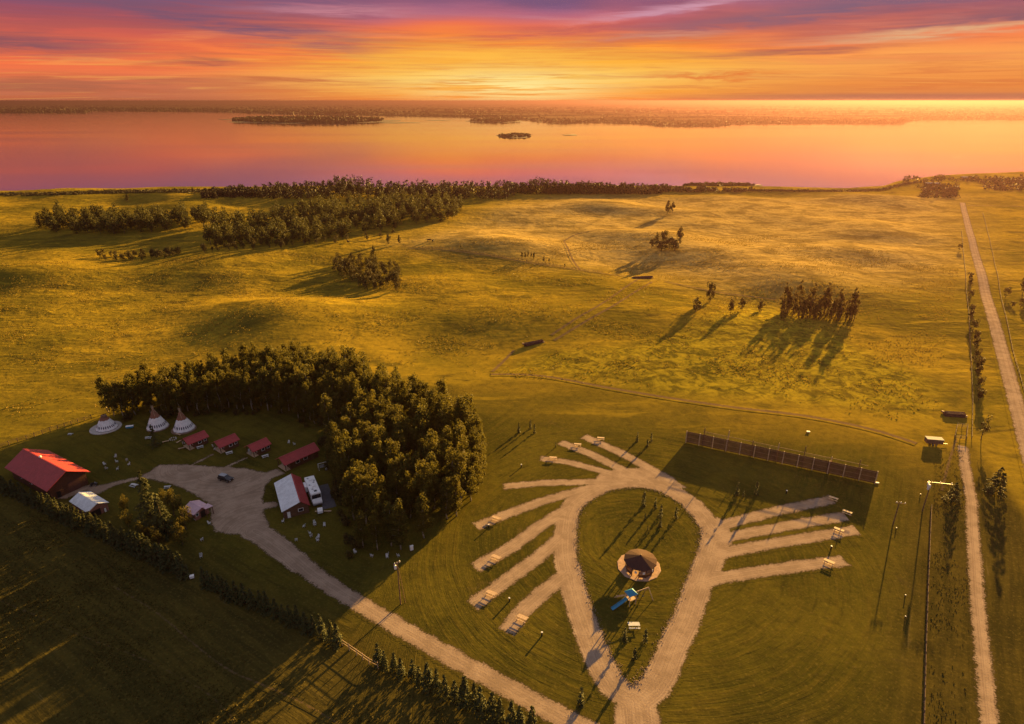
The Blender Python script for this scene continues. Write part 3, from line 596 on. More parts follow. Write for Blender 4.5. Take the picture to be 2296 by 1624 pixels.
for k,(a,b,sx,s,l) in enumerate([(1590,678,.95,1.5,'upright lone tree left of the poplar row, with a long shadow'),(1560,700,1.2,.85,'round bush with a long shadow, left end of the poplar field'),(1638,703,1.1,.8,'small tree left of the poplar row, first of three'),(1663,698,1.0,.8,'small tree left of the poplar row, second of three'),(1704,698,1.0,.75,'small tree left of the poplar row, third of three'),
  (1496,479,1.3,1.35,'lone field tree nearest the far shore on the open rise'),(1507,479,1.1,1.2,'smaller companion of the lone tree on the open rise'),
  (1522,552,1.2,1.5,'right hand tree of the dark hummock in the middle field'),(1489,552,1.2,1.5,'tall tree on the left of the dark hummock'),(1472,552,1.0,1.1,'slim tree leftmost on the dark hummock'),(1461,556,1.4,.7,'low bush at the left foot of the dark hummock'),(1502,558,2.0,.95,'low bush in the middle of the dark hummock'),(1482,562,2.0,.95,'low wide bush in front of the dark hummock trees'),(1513,562,1.8,.8,'low bush at the right foot of the dark hummock'),
  (287,453,1.2,.9,'round lone tree in the far left field above the wood'),(434,437,.7,.9,'small lone tree near the far left shore'),(871,547,.75,1.0,'pale upright tree at the right end of the big wood'),(895,547,.9,.75,'round bush beside the pale upright tree'),(882,528,.9,.6,'bush behind the pale upright tree'),(1033,560,.4,.45,'tiny lone tree by the trail on the open hill'),
  (215+5,572,.8,.55,'bush at the left end of the low scrub row'),]):
    x,y=G(a,b); put(bs[k%4],x,y,H(x,y)-.1,k*1.1,(sx*s if s<1 else sx,sx*s if s<1 else sx,s),l,None,'tree')
for k,(a,b,s) in enumerate([(1170,579,.55),(1177,580,.5),(1184,580,.55),(1191,581,.5),(1197,582,.6),(1219,588,.5),(1231,590,.4),(1266,600,.3)]):
    x,y=G(a,b); put(bs[k%4],x,y,H(x,y),k,(s*.6,s*.6,s),'small tree in the thin row by the trail in the middle field','small trees along the trail','tree')
def scatter(poly,step,protos,lo,hi,label,group,cat,flat=1,jit=.42,maxn=290,edge=0):
    P=[G(*p) for p in poly]; xs=[p[0] for p in P]; ys=[p[1] for p in P]; k=0
    for a in np.arange(min(xs),max(xs),step):
        for b in np.arange(min(ys),max(ys),step):
            x=a+rr.uniform(-jit,jit)*step; y=b+rr.uniform(-jit,jit)*step
            if psd(P,np.array([x]),np.array([y]))[0]<0 and k<maxn:
                s=rr.uniform(lo,hi); th=(a-min(xs))/(max(xs)-min(xs)+.1); w_,g_=('left','left third') if th<.34 else ('middle','middle third') if th<.67 else ('right','right third'); put(protos[k%len(protos)],x,y,H(x,y)-.2,rr.uniform(0,6.28),(s*flat,s*flat,s*rr.uniform(.85,1.15)),label+', in its %s third'%w_,group+', '+g_,cat); k+=1
    print(group,k)
cl_=[broad('thicket_tree',8,2.4,520,BUSH,270+k,top=.25,sz=.6,base=.05,clumps=16,cl=(.6,1.1),bark=DBARK) for k in range(4)]
scatter([(746,590),(800,585),(850,590),(895,615),(905,650),(870,655),(820,655),(775,630),(745,605)],6.2,cl_,.75,1.25,'rounded small tree in the thicket on the slope above the grove','trees of the hillside thicket','tree')
x,y=G(839,592); put(cl_[1],x,y,H(x,y),0,(1.0,1.0,1.8),'tallest tree poking out of the back of the hillside thicket',None,'tree')
scatter([(216,572),(300,575),(405,566),(405,578),(300,586),(225,584)],6,cl_,.55,.9,'low bush in the scrub row on the left slope','bushes of the left scrub row','bush')
wt=[broad('wood_tree',15,4.8,700,WLEAF,290+k,top=.25,sz=1.15,base=.02,clumps=24,cl=(1.2,2.1),bark=DBARK,limbs=3) for k in range(5)]
scatter([(80,503),(150,495),(250,497),(350,492),(470,488),(468,508),(400,520),(300,524),(200,528),(110,522)],10,wt,.75,1.2,'leafy tree in the isolated wood on the far left field','trees of the far left wood','tree')
scatter([(470,545),(480,510),(560,500),(700,478),(800,460),(1000,462),(1048,478),(1045,492),(960,500),(870,520),(800,530),(700,548),(560,553),(455,562)],12.5,wt,.75,1.25,'leafy tree in the large dark wood beyond the hill','trees of the large wood','tree')
scatter([(452,560),(560,550),(700,545),(860,530),(860,536),(700,552),(560,562),(455,568)],9,cl_,.5,1.0,'pale bush along the sunlit hem of the large wood','bushes along the hem of the wood','bush')

# tussocks and weeds over the rough pasture: far too many to count
trng=np.random.default_rng(501)
TW=[(float(trng.uniform(7,80)),float(trng.uniform(0,6.28)),float(trng.uniform(0,6.28))) for _ in range(14)]
def tufts(name,poly,n,lo,hi,label,thr=.1,mt=None):
    P=[Gz(*p) for p in poly]; X0=np.array(P); k=n*6
    x=trng.uniform(X0[:,0].min(),X0[:,0].max(),k); y=trng.uniform(X0[:,1].min(),X0[:,1].max(),k)
    f=sum(np.sin((x*math.cos(an)+y*math.sin(an))*2*math.pi/L_+ph) for L_,an,ph in TW)
    m=(psd(P,x,y)<0)&(f+trng.normal(0,1.8,k)>thr); x=x[m][:n];y=y[m][:n]; q=len(x)
    s=trng.uniform(lo,hi,q); C=np.stack([x,y,hfun(x,y)+s*.28],-1); az=trng.uniform(0,6.28,q)
    N=np.stack([np.cos(az),np.sin(az),trng.uniform(.1,.9,q)],-1)
    tag(link(name,leafmesh(name,C,N,s,trng.uniform(0,1,q),mt or TUFT,trng)),label,'grass',kind='stuff')
LUSHD=[(1110,835),(1200,790),(1450,765),(1700,780),(1900,800),(2050,880),(2060,930),(1900,915),(1650,885),(1350,850),(1200,836)]
TUFT=leafmat('dry_tussock',(.075,.060,.011),(.21,.145,.018),.3)
GTUFT=leafmat('green_tussock',(.030,.028,.007),(.075,.060,.011),.2)
tufts('pasture_tussocks',[(-100,1000),(0,990),(210,930),(560,770),(1000,830),(1080,835),(1500,880),(2100,950),(2150,600),(1700,520),(900,560),(400,590),(-100,600)],45000,.25,.85,'scattered tussocks over the golden pasture',thr=1.6)
tufts('verge_grass',[(2095,1010),(2160,1010),(2180,1640),(2080,1640)],5000,.2,.45,'rough grass between the property fence and the lane',thr=1,mt=GTUFT)
tufts('field_grass',[(-100,1100),(90,1150),(430,1310),(850,1520),(1180,1700),(-300,1700)],22000,.2,.5,'rough grass of the shaded field at lower left',thr=1.5,mt=GTUFT)
# ---------------------------------------------------------------- far shore woods, islands, near shore belt
def mass(name,pts,hs,ws,mat,label,cat=None,kind='stuff',seed=5,leaf=3.2,nl=26):
    rng=np.random.default_rng(seed); P=np.array(pts); n=len(P); k=nl
    idx=np.repeat(np.arange(n),k); d=rng.normal(size=(n*k,3)); d/=np.linalg.norm(d,axis=1)[:,None]
    h=np.array(hs)[idx]; w_=np.array(ws)[idx]; f=rng.uniform(.05,1,n*k)
    C=np.stack([P[idx,0]+d[:,0]*w_*.5*(1.15-f*.6),P[idx,1]+d[:,1]*w_*.5*(1.15-f*.6),P[idx,2]+h*f],-1)
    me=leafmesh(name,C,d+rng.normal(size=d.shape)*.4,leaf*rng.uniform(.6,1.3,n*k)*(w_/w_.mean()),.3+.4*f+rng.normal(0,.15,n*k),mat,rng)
    return link(name,me,kind=kind,label=label,category=cat) if 0 else tag(link(name,me),label,cat,kind=kind)
DARKW=leafmat('far_wood_leaves',(.014,.014,.008),(.045,.036,.014),.12)
# belt of trees along the near shore
pts=[];hs=[];ws=[]
def hprof(x): return np.interp(x,[430,470,500,560,640,740,760,810,850,1000,1180,1215,1240,1270,1330,1400,1480,1520,1620,1700],[3,7,9,11,10,12,19,19,12,12,12,17,12,12,11,9,8,5,4,3])
for i in range(900):
    a=rr.uniform(455,1690)
    if a>1500 and rr.uniform()<.55: continue
    lo,hi=(433,445) if a<600 else ((424,446) if a<1150 else (426,436))
    if a>1480: lo,hi=425,431
    b=rr.uniform(lo,hi); x,y=G(a,b); pts.append((x,y,H(x,y)-.5)); hs.append(float(hprof(a))*rr.uniform(.75,1.15)); ws.append(rr.uniform(5,8))
mass('shore_wood',pts,hs,ws,DARKW,'long dark wood lining the near lake shore','wood',seed=6,leaf=2.1,nl=60)
tl=broad('shore_tree',13,3.4,500,DARKW,330,sz=1.0,base=.3,clumps=16,cl=(.9,1.6),bark=DBARK)
for k,(a,b,s,l) in enumerate([(762,446,1.55,'tallest crown of the shore wood, left one'),(785,447,1.6,'tallest crown of the shore wood, middle one'),(808,446,1.45,'tallest crown of the shore wood, right one'),(1225,432,1.2,'round topped tree standing above the shore wood, right of centre'),(1245,432,1.05,'second round topped tree above the shore wood, right of centre'),(1300,432,1.05,'open crowned tree above the shore wood'),(1318,432,1.1,'lollipop shaped tree above the shore wood'),(1342,432,.9,'thin lollipop tree above the shore wood'),(480,445,.75,'dark tree at the left end of the shore wood'),(505,445,.85,'second dark tree at the left end of the shore wood')]):
    x,y=G(a,b); put(tl,x,y,H(x,y),k,s,l,None,'tree')
# promontory and islands
isl=simple('island_ground',(.05,.042,.02),.95,.3,.01)
def island(name,x0,x1,y0,y1,hgt,seed,trees=0,th=10,tw=9,label=None):
    rng=np.random.default_rng(seed); cx,cy=(x0+x1)/2,(y0+y1)/2; q=[]
    for k in range(48):
        t=2*math.pi*k/48; r=1+.22*math.sin(3*t+seed)+.12*math.sin(7*t+seed*2)
        a=cx+(x1-x0)/2*math.cos(t)*min(r,1.15); b=cy+(y1-y0)/2*math.sin(t)*r; q.append(Gz(a,b,LAKE))
    c=Gz(cx,cy,LAKE); vs=[];fs=[]
    for f,z in ((1,-.6),(.93,.5),(.6,hgt),(.0001,hgt*1.1)):
        vs+=[(c[0]+(x-c[0])*f,c[1]+(y-c[1])*f,LAKE+z) for x,y in q]
    for j in range(3): fs+=[(j*48+i,j*48+(i+1)%48,(j+1)*48+(i+1)%48,(j+1)*48+i) for i in range(48)]
    mb=MB(); mb.add(vs,fs); o=mb.build(name,isl,smooth=True); tag(o,kind='structure')
    if trees:
        P=[];hh=[];ww=[]
        for k in range(trees):
            t=rng.uniform(0,6.28); r=rng.uniform(0,1)**.5*.9; a=cx+(x1-x0)/2*math.cos(t)*r; b=cy+(y1-y0)/2*math.sin(t)*r; x,y=Gz(a,b,LAKE)
            P.append((x,y,LAKE+.3)); hh.append(th*rng.uniform(.6,1.2)*(1-.45*r)); ww.append(tw*rng.uniform(.7,1.3))
        mass('island_wood',P,hh,ww,DARKW,label,'wood',seed=seed,leaf=tw*.8,nl=18)
    return o
island('island',505,880,265,277,2,1,700,22,20,'dark trees covering the long low island in the lake')
island('island',845,940,274,277,1,2)
island('island',488,540,267.5,269,1,3)
island('island',1116,1193,301,309,1.5,4,90,6,10,'scrub on the small oval island in the middle of the lake')
island('island',1262,1296,301.5,304.5,1,5)
island('island',1048,1170,267,275,1.5,6,150,15,16,'scattered trees on the faint island near the far shore')
island('island',955,1010,269.5,271.5,1,7)
island('headland',1525,1702,413,420,1.2,8,120,2.6,6,'low scrub on the flat headland by the near shore')
# far shore wooded points
pts=[];hs=[];ws=[]
for i in range(5200):
    a=rr.uniform(-60,2360); fy=float(np.interp(a,[p[0] for p in FARS],[p[1] for p in FARS]))
    if rr.uniform()<.55: b=fy-rr.uniform(.3,3.2)
    else: b=228.5+(fy-228.5)*rr.uniform(.12,.95)
    if 232<b<243 and math.sin(a*.011+b*.9)>.1: continue
    x,y=Gz(a,b,-3); pts.append((x,y,H(x,y)-1)); d=math.hypot(x,y); hs.append(rr.uniform(8,15)*(1 if d<6000 else 1.4)); ws.append(rr.uniform(14,30)*(1 if d<6000 else 2.4))
mass('far_shore_forest',pts,hs,ws,DARKW,'hazy forest on the land beyond the lake','forest',seed=9,leaf=15,nl=14)
pts=[];hs=[];ws=[]
for i in range(230):
    a,b=[(rr.uniform(2055,2145),rr.uniform(420,445)),(rr.uniform(2200,2320),rr.uniform(403,428)),(rr.uniform(2030,2320),rr.uniform(400,412))][i%3]
    x,y=G(a,b); pts.append((x,y,H(x,y)-.3)); hs.append(rr.uniform(3,7)); ws.append(rr.uniform(6,12))
mass('roadside_wood',pts,hs,ws,DARKW,'sun hazed woods around the far end of the straight road','wood',seed=10,leaf=2.6,nl=26)
pts=[];hs=[];ws=[]
for i in range(1500):
    a=rr.uniform(-30,560) if i%3 else rr.uniform(1650,2060); e=float(np.interp(a,[p[0] for p in SHORE],[p[1] for p in SHORE])); b=e+rr.uniform(1.2,7.5 if a<600 else 4)
    x,y=G(a,b); pts.append((x,y,H(x,y)-.2)); hs.append(rr.uniform(.8,2.2)); ws.append(rr.uniform(5,9))
mass('shore_reeds',pts,hs,ws,DARKW,'dark reeds and scrub along the near lake bank','reeds',seed=14,leaf=1.5,nl=16)
# ---------------------------------------------------------------- building materials
def metal_roof(name,c,rough=.45):
    m,t=newmat(name); ob=t.n('ShaderNodeTexCoord').outputs['Object']; X,Y,Z=t.xyz(ob)
    rib=t.m('PINGPONG',X,.3); nz=t.noise(ob,.8,4,.6); col=t.mix(t.ss(nz,.3,.7),tuple(k*.86 for k in c),tuple(min(1,k*1.1) for k in c))
    col=t.mix(t.ss(rib,.05,.0,0,.25),col,tuple(k*.6 for k in c))
    finish(t,princ(t,col,rough,bump(t,t.ss(rib,.06,0),.04,.8),spec=.35)); return m
def siding(name,c,step=.22):
    m,t=newmat(name); ob=t.n('ShaderNodeTexCoord').outputs['Object']; X,Y,Z=t.xyz(ob)
    nz=t.noise(t.comb(t.m('MULTIPLY',X,.7),t.m('MULTIPLY',Y,.7),t.m('MULTIPLY',Z,6)),1.5,4,.6)
    col=t.mix(t.ss(nz,.3,.7),tuple(k*.7 for k in c),tuple(k*1.25 for k in c)); fr=t.m('FRACT',t.m('DIVIDE',Z,step))
    col=t.mix(t.ss(fr,.14,.0,0,.6),col,tuple(k*.35 for k in c))
    finish(t,princ(t,col,.8,bump(t,fr,.03,.5))); return m
RED=metal_roof('red_metal_roof',(.34,.036,.034)); WHITE_R=metal_roof('white_metal_roof',(.66,.68,.68)); PINK=metal_roof('faded_pink_roof',(.62,.42,.46))
LOG=siding('stained_log_wall',(.105,.042,.020)); PLANK=siding('brown_plank_wall',(.13,.065,.035)); PINKW=siding('red_brown_siding',(.30,.13,.09))
TRIM=simple('dark_trim',(.10,.04,.03),.6,.1); WHT=simple('white_paint',(.78,.77,.74),.5,.06); GLS,t=newmat('dark_glass'); finish(t,princ(t,(.02,.022,.028),.08,spec=.6))
WOOD=simple('pale_weathered_wood',(.52,.36,.22),.75,.25,2.5); DWOOD=simple('brown_weathered_wood',(.17,.10,.06),.85,.3,2.5); CONC=simple('pale_concrete',(.42,.38,.33),.9,.12,.8,bmp=.01)
BLK=simple('black_paint',(.012,.012,.014),.3,.1,spec=.5); RUB=simple('black_rubber',(.02,.02,.02),.9,.1); STEEL=simple('grey_steel',(.35,.35,.36),.4,.12,metal=.7); BLUE=simple('blue_plastic',(.03,.22,.36),.45,.12); CHAIRW=simple('weathered_white_plastic',(.50,.50,.48),.6,.1); ROOFG=simple('dull_grey_roof',(.26,.25,.24),.8,.15,1); SLABD=simple('dark_gravel_slab',(.075,.075,.08),.9,.2,.8)
def gable(name,label,cat,cx,cy,ang,L,Wd,eave,ridge,wallm,roofm,roofm2=None,over=.5,thick=.14,ov_l=None,l2=None,doors=(),wins=(),posts=False,ro=0):
    t=empty(name,(cx,cy,0),ang,label=label,cat=cat); a=L/2; b=Wd/2
    mb=MB(); prof=[(-b,0),(b,0),(b,eave),(ro,ridge),(-b,eave)]
    x0=-a if not posts else -a+1.5
    vs=[(x0,y,z) for y,z in prof]+[(a,y,z) for y,z in prof]
    mb.add(vs,[(0,1,2,3,4),(9,8,7,6,5),(0,5,6,1),(1,6,7,2),(4,9,5,0),(2,7,8,3),(3,8,9,4)])
    mb.build('wall',wallm,t)
    ov=over
    for sgn,m_ in ((1,roofm),(-1,roofm2 or roofm)):
        mb=MB(); e=b+ov; sl=(ridge-eave)/(b-sgn*ro); ze=ridge-sl*(e-sgn*ro)+.03; zr=ridge+.03; xa=-a-(ov if ov_l is None else ov_l); xb=a+ov
        y0,y1=ro,sgn*e
        mb.add([(xa,y0,zr),(xb,y0,zr),(xb,y1,ze),(xa,y1,ze),(xa,y0,zr+thick),(xb,y0,zr+thick),(xb,y1,ze+thick),(xa,y1,ze+thick)],[(3,2,1,0),(4,5,6,7),(0,1,5,4),(1,2,6,5),(2,3,7,6),(3,0,4,7)])
        o=mb.build('roof_slope',m_,t)
        if roofm2: o['label']='white metal roof slope' if (m_ is roofm) == (roofm is WHITE_R) else 'red metal roof slope'
    mb=MB(); mb.box((( -a-(ov if ov_l is None else ov_l)+a+ov)/2,ro,ridge+thick+.05),(L+ov+(ov if ov_l is None else ov_l)+.02,.35,.06)); mb.build('ridge_cap',roofm,t)
    for (side,pos,w_,h_,z_,mt,nm) in [(d[0],d[1],d[2],d[3],0,d[4],'door') for d in doors]+[(q[0],q[1],q[2],q[3],q[4],GLS,'window') for q in wins]:
        mb=MB(); fr=MB(); zc=z_+h_/2+.02
        if side in('N','S'):   # long sides, +y / -y
            y=(b if side=='N' else -b); s_=1 if side=='N' else -1; mb.box((pos,y+s_*.04,zc),(w_,.08,h_)); fr.box((pos,y+s_*.02,zc),(w_+.22,.06,h_+.2))
        else:
            x=(a if side=='E' else x0); s_=1 if side=='E' else -1; mb.box((x+s_*.04,pos,zc),(.08,w_,h_)); fr.box((x+s_*.02,pos,zc),(.06,w_+.22,h_+.2))
        d=mb.build(nm,mt,t); fr.build('frame',WHT if nm=='window' else TRIM,d)
    if posts:
        mb=MB(); mb.box((-a+.75,0,.12),(1.7,Wd-.1,.24)); mb.build('porch_floor',WOOD,t)
        for y in (-b+.15,b-.15):
            mb=MB(); mb.box((-a+.1,y,eave/2+.1),(.18,.18,eave)); mb.build('porch_post',LOG,t)
    return t
D=R
gable('barn','long red roofed barn with dark plank walls at the left edge','barn',-137.9,158.6,D(-30.5),22.6,9.8,4.4,7.3,LOG,RED,over=1.0,
 doors=[('E',1.2,3.0,3.1,TRIM),('E',-3,1.0,2.1,BLK)],wins=[('S',-6,1.2,.9,1.8),('S',0,1.2,.9,1.8),('N',5,1.2,.9,1.8)])
mb=MB(); mb.lathe([(0.0,.55),(.35,.5),(.42,.25),(.2,.1),(.2,-.2)],12,c=(0,0,0)); v=mb.build('roof_vent',WHT,None,smooth=True); v.location=(-139.8,159.8,7.6); v.parent=None
bn=[o for o in COL.objects if o.name=='barn'][0]; v.parent=bn; v.location=(-2.0,0,7.5)
gable('tool_shed','small grey and white metal roofed shed with open front, below the barn','shed',-117.2,144.6,D(-32.5),9.2,5.0,2.5,3.7,PINKW,WHITE_R,over=.35,doors=[('E',-.8,2.4,1.9,BLK),('E',1.6,.5,1.2,WHT)])
for k,(cx,cy,L,l) in enumerate([(-104.6,180.2,7.2,'red roofed log cabin nearest the tepees, leftmost of the small cabins'),(-93.6,178.2,7.2,'red roofed log cabin in the middle of the three small cabins'),(-82.1,175.6,6.8,'red roofed log cabin, rightmost of the three small ones')]):
    gable('log_cabin',l,'cabin',cx,cy,D(52),L-1.0,4.4,2.4,3.6,LOG,RED,over=.45,ov_l=.5,posts=True,doors=[('W',.5,.9,2.0,WHT)],wins=[('S',.4,.9,.8,1.1),('S',2.2,.7,.7,1.2),('W',-1.2,.7,.8,1.1)])
gable('long_cabin','long red roofed log cabin, the largest of the cabin row','cabin',-67.3,169.6,D(49),11.4,4.6,2.6,4.0,LOG,RED,over=.5,posts=True,doors=[('W',.3,.9,2.0,WHT),('S',3.6,.9,2.0,PLANK)],wins=[('S',-1.5,1.1,.8,1.2),('S',1.2,1.1,.8,1.2),('E',0,1.0,1.0,1.1)])
gable('shower_house','brown building with one white and one red roof slope beside the motorhome','building',-62.2,148.2,D(-63.5),14.6,6.6,2.7,4.3,PLANK,RED,WHITE_R,over=.45,ro=1.35,doors=[('S',2,1.0,2.0,WHT),('S',-3.2,1.6,1.4,WOOD),('E',-2.0,.8,1.9,WHT)],wins=[('E',1.2,1.2,.8,1.2),('S',5.4,1.0,.8,1.2)])
pk=gable('pink_roof_shed','small shed with faded pink roof at the lower edge of the gravel court','shed',-86.4,142.3,D(-33),4.4,4.0,2.3,3.1,PINKW,PINK,over=.45,doors=[('E',.3,1.2,1.9,BLK)],wins=[('E',-1.3,.6,.7,1.2)])
mb=MB(); mb.add([(1.2,.5,2.65),(3.6,.5,2.75),(3.6,2.7,2.45),(1.2,2.7,2.35),(1.2,.5,2.77),(3.6,.5,2.87),(3.6,2.7,2.57),(1.2,2.7,2.47)],[(3,2,1,0),(4,5,6,7),(0,1,5,4),(1,2,6,5),(2,3,7,6),(3,0,4,7)]); mb.build('porch_roof',PINK,pk)
for y in(.7,2.5):
    mb=MB(); mb.box((3.4,y,1.2),(.14,.14,2.5)); mb.build('porch_post',TRIM,pk)
# ---------------------------------------------------------------- tepees
CANV,t=newmat('painted_canvas'); ob=t.n('ShaderNodeTexCoord').outputs['Object']; X,Y,Z=t.xyz(ob)
az=t.m('ARCTAN2',Y,X); seam=t.noise(ob,1.2,4,.6)
col=t.mix(t.ss(seam,.3,.7),(.62,.60,.58),(.80,.77,.74)); brown=t.mix(seam,(.16,.06,.035),(.27,.12,.07)); top=t.attr('top')
col=t.mix(t.ss(t.m('ADD',top,t.m('MULTIPLY',t.m('SINE',t.m('MULTIPLY',az,9)),.01)),.575,.59),col,brown)
cellx=t.m('MULTIPLY',az,26/6.2832); cf=t.m('ABSOLUTE',t.m('SUBTRACT',t.m('FRACT',cellx),.5)); bandm=t.m('MULTIPLY',t.ss(top,.14,.155),t.ss(top,.29,.275))
blob=t.ss(t.m('ADD',cf,t.m('MULTIPLY',t.m('ABSOLUTE',t.m('SUBTRACT',top,.215)),1.8)),.33,.27); col=t.mix(t.m('MULTIPLY',blob,bandm),col,(.05,.035,.06))
col=t.mix(t.m('MULTIPLY',t.ss(top,.04,.03),.7),col,(.12,.06,.05))
finish(t,princ(t,col,.85))
def tepee(cx,cy,r,h,label,cut=1.0,polex=True,face=0):
    t=empty('tepee',(cx,cy,.25),face,label=label,cat='tepee'); n=48; rows=14; vs=[];tp=[]
    for j in range(rows+1):
        f=j/rows*cut
        for i in range(n):
            a=2*math.pi*i/n; rad=r*(1-f)**.97+.12; rad*=1+.03*math.cos(a*14)*(1-f); vs.append((rad*math.cos(a)-.25*f,rad*math.sin(a),h*f)); tp.append(f)
    fs=np.array([(j*n+i,j*n+(i+1)%n,(j+1)*n+(i+1)%n,(j+1)*n+i) for j in range(rows) for i in range(n)])
    me=raw_mesh('cover',np.array(vs),fs,CANV,True); at=me.attributes.new('top','FLOAT','POINT'); at.data.foreach_set('value',np.array(tp,dtype=np.float32)); link('cover',me,t)
    if polex:
        for k in range(11):
            a=k*2*math.pi/11+.2; mb=MB(); mb.tube((r*.9*math.cos(a),r*.9*math.sin(a),.1),(-.45*math.cos(a+.4)-.25,-.45*math.sin(a+.4),h*1.0+1.2+.5*math.sin(k*2.3)),.05,.035,6); mb.build('lodge_pole',WOOD,t)
    else:
        mb=MB(); mb.lathe([(r*(1-cut)+.25,h*cut-.1),(r*(1-cut)+.15,h*cut+.5),(.3,h*cut+.8)],14); mb.build('smoke_cap',DWOOD,t)
    mb=MB(); a0=D(-70)-face; c=Vector((math.cos(a0),math.sin(a0),0)); p=c*(r*.86); mb.box((p.x,p.y,h*.12),(.1,.7,h*.2),rz=a0,ry=-math.atan(r/h)); mb.build('door_flap',DWOOD,t)
    return t
def deck(cx,cy,rad,label,m):
    mb=MB(); mb.lathe([(0.001,.22),(rad,.22),(rad,0)],40); o=mb.build('deck',m); o.location=(cx,cy,.012); tag(o,label,'deck')
deck(-141.2,191.4,4.9,'round pale deck under the leftmost tepee',CONC); tepee(-140.6,191.2,3.35,5.6,'leftmost tepee, short with a cut brown top, on a round pale deck',.78,False)
deck(-123.3,191.8,3.6,'round deck under the middle tepee',DWOOD); tepee(-123.3,191.8,3.4,6.8,'middle tepee, tall and painted, behind the lone dark spruce',.96)
deck(-113.6,190.4,4.0,'round deck under the right tepee beside the first cabin',DWOOD); tepee(-113.5,190.6,3.4,6.6,'right hand tepee, painted, beside the first red roofed cabin',.98)
# ---------------------------------------------------------------- round picnic pavilion
px_,py_=31.0,120.6; PC=(px_,py_)
mb=MB(); mb.lathe([(0.001,.05),(5.25,.05),(5.35,-.05)],12); o=mb.build('patio',simple('patio_paving',(.42,.26,.17),.9,.22,1.2,bmp=.02)); o.location=(px_,py_+.9,.03); o.rotation_euler=(0,0,.2); tag(o,kind='structure')
t=empty('pavilion',(px_,py_,.08),0,label='round open pavilion with dark conical roof on a paved circle',cat='pavilion')
SHING,tt=newmat('dark_shingles'); ob=tt.n('ShaderNodeTexCoord').outputs['Object']; X,Y,Z=tt.xyz(ob); nz=tt.noise(ob,3,4,.6); fr=tt.m('FRACT',tt.m('MULTIPLY',Z,7)); c_=tt.mix(nz,(.045,.019,.013),(.085,.036,.025)); finish(tt,princ(tt,tt.mix(tt.ss(fr,.2,0,0,.5),c_,(.03,.018,.015)),1,bump(tt,fr,.03,.6)))
mb=MB(); mb.lathe([(0.02,4.05),(4.0,2.75),(4.0,2.6),(.02,3.9)],12); mb.build('roof',SHING,t); mb=MB(); mb.lathe([(.0,4.3),(.14,4.25),(.18,3.98)],8); mb.build('finial',TRIM,t)
for k in range(12):
    a=2*math.pi*k/12+.26; x,y=3.35*math.cos(a),3.35*math.sin(a); mb=MB(); mb.box((x,y,1.35),(.18,.18,2.7),rz=a); mb.build('post',PLANK,t)
    a2=2*math.pi*(k+1)/12+.26; x2,y2=3.35*math.cos(a2),3.35*math.sin(a2)
    if k in (1,7): continue
    mb=MB(); mb.box(((x+x2)/2,(y+y2)/2,.5),(1.55,.06,.8),rz=math.atan2(y2-y,x2-x)); mb.build('rail_panel',LOG,t)
for a in (-2.05,-1.5,-.75):
    mb=MB(); mb.box((3.5*math.cos(a),3.5*math.sin(a),1.55),(.05,.55,.6),rz=a); mb.build('white_panel',WHT,t)  # three plain white panels on the pavilion's near side
# ---------------------------------------------------------------- playground
x,y=G(1413,1352); t=empty('playground',(x,y,0),D(25),label='small play tower with blue canopy, blue slide and wooden swing beams',cat='playground'); t.scale=(1.2,1.2,1.15)
mb=MB(); mb.box((0,0,1.3),(1.5,1.5,.12)); mb.build('platform',WOOD,t)
for sx in(-.7,.7):
    for sy in(-.7,.7): mb=MB(); mb.box((sx,sy,1.3),(.13,.13,2.7)); mb.build('leg',WOOD,t)
mb=MB(); mb.add([(-.95,-.9,2.55),(.95,-.9,2.55),(.95,.9,2.55),(-.95,.9,2.55),(-.1,0,3.45),(.1,0,3.45)],[(0,1,5,4),(1,2,5),(2,3,4,5),(3,0,4),(3,2,1,0)]); mb.build('canopy',BLUE,t)
mb=MB(); n=8
for i in range(n):
    f=i/n;g=(i+1)/n; zf=1.35*(1-f)**1.2+.15; zg=1.35*(1-g)**1.2+.15; xa=-.8-3.3*f; xb=-.8-3.3*g
    for y0,y1,dz in((-.3,.3,0),):
        mb.add([(xa,y0,zf),(xb,y0,zg),(xb,y1,zg),(xa,y1,zf),(xa,y0,zf-.05),(xb,y0,zg-.05),(xb,y1,zg-.05),(xa,y1,zf-.05)],[(0,1,2,3),(7,6,5,4),(0,4,5,1),(3,2,6,7)])
    for yy in(-.33,.33): mb.tube((xa,yy,zf+.12),(xb,yy,zg+.12),.06,n=6)
mb.build('slide',BLUE,t)
mb=MB(); mb.tube((.7,0,2.3),(4.0,0,2.3),.09); mb.build('swing_beam',WOOD,t)
for s_ in(-1,1): mb=MB(); mb.tube((4.0,0,2.35),(4.3,s_*1.3,0),.07); mb.build('swing_leg',WOOD,t)
for xx in(1.7,2.9):
    o=MB(); o.box((xx,0,.5),(.45,.2,.05)); s_=o.build('swing_seat',BLK,t); q=MB(); [q.tube((xx+d,0,.5),(xx+d,0,2.3),.015,n=4) for d in(-.2,.2)]; q.build('chain',STEEL,s_)
mb=MB(); mb.tube((-.5,.8,1.4),(-1.9,2.4,.05),.08); mb.tube((-.1,.8,1.4),(-1.4,2.6,.05),.08); mb.build('ladder',WOOD,t)
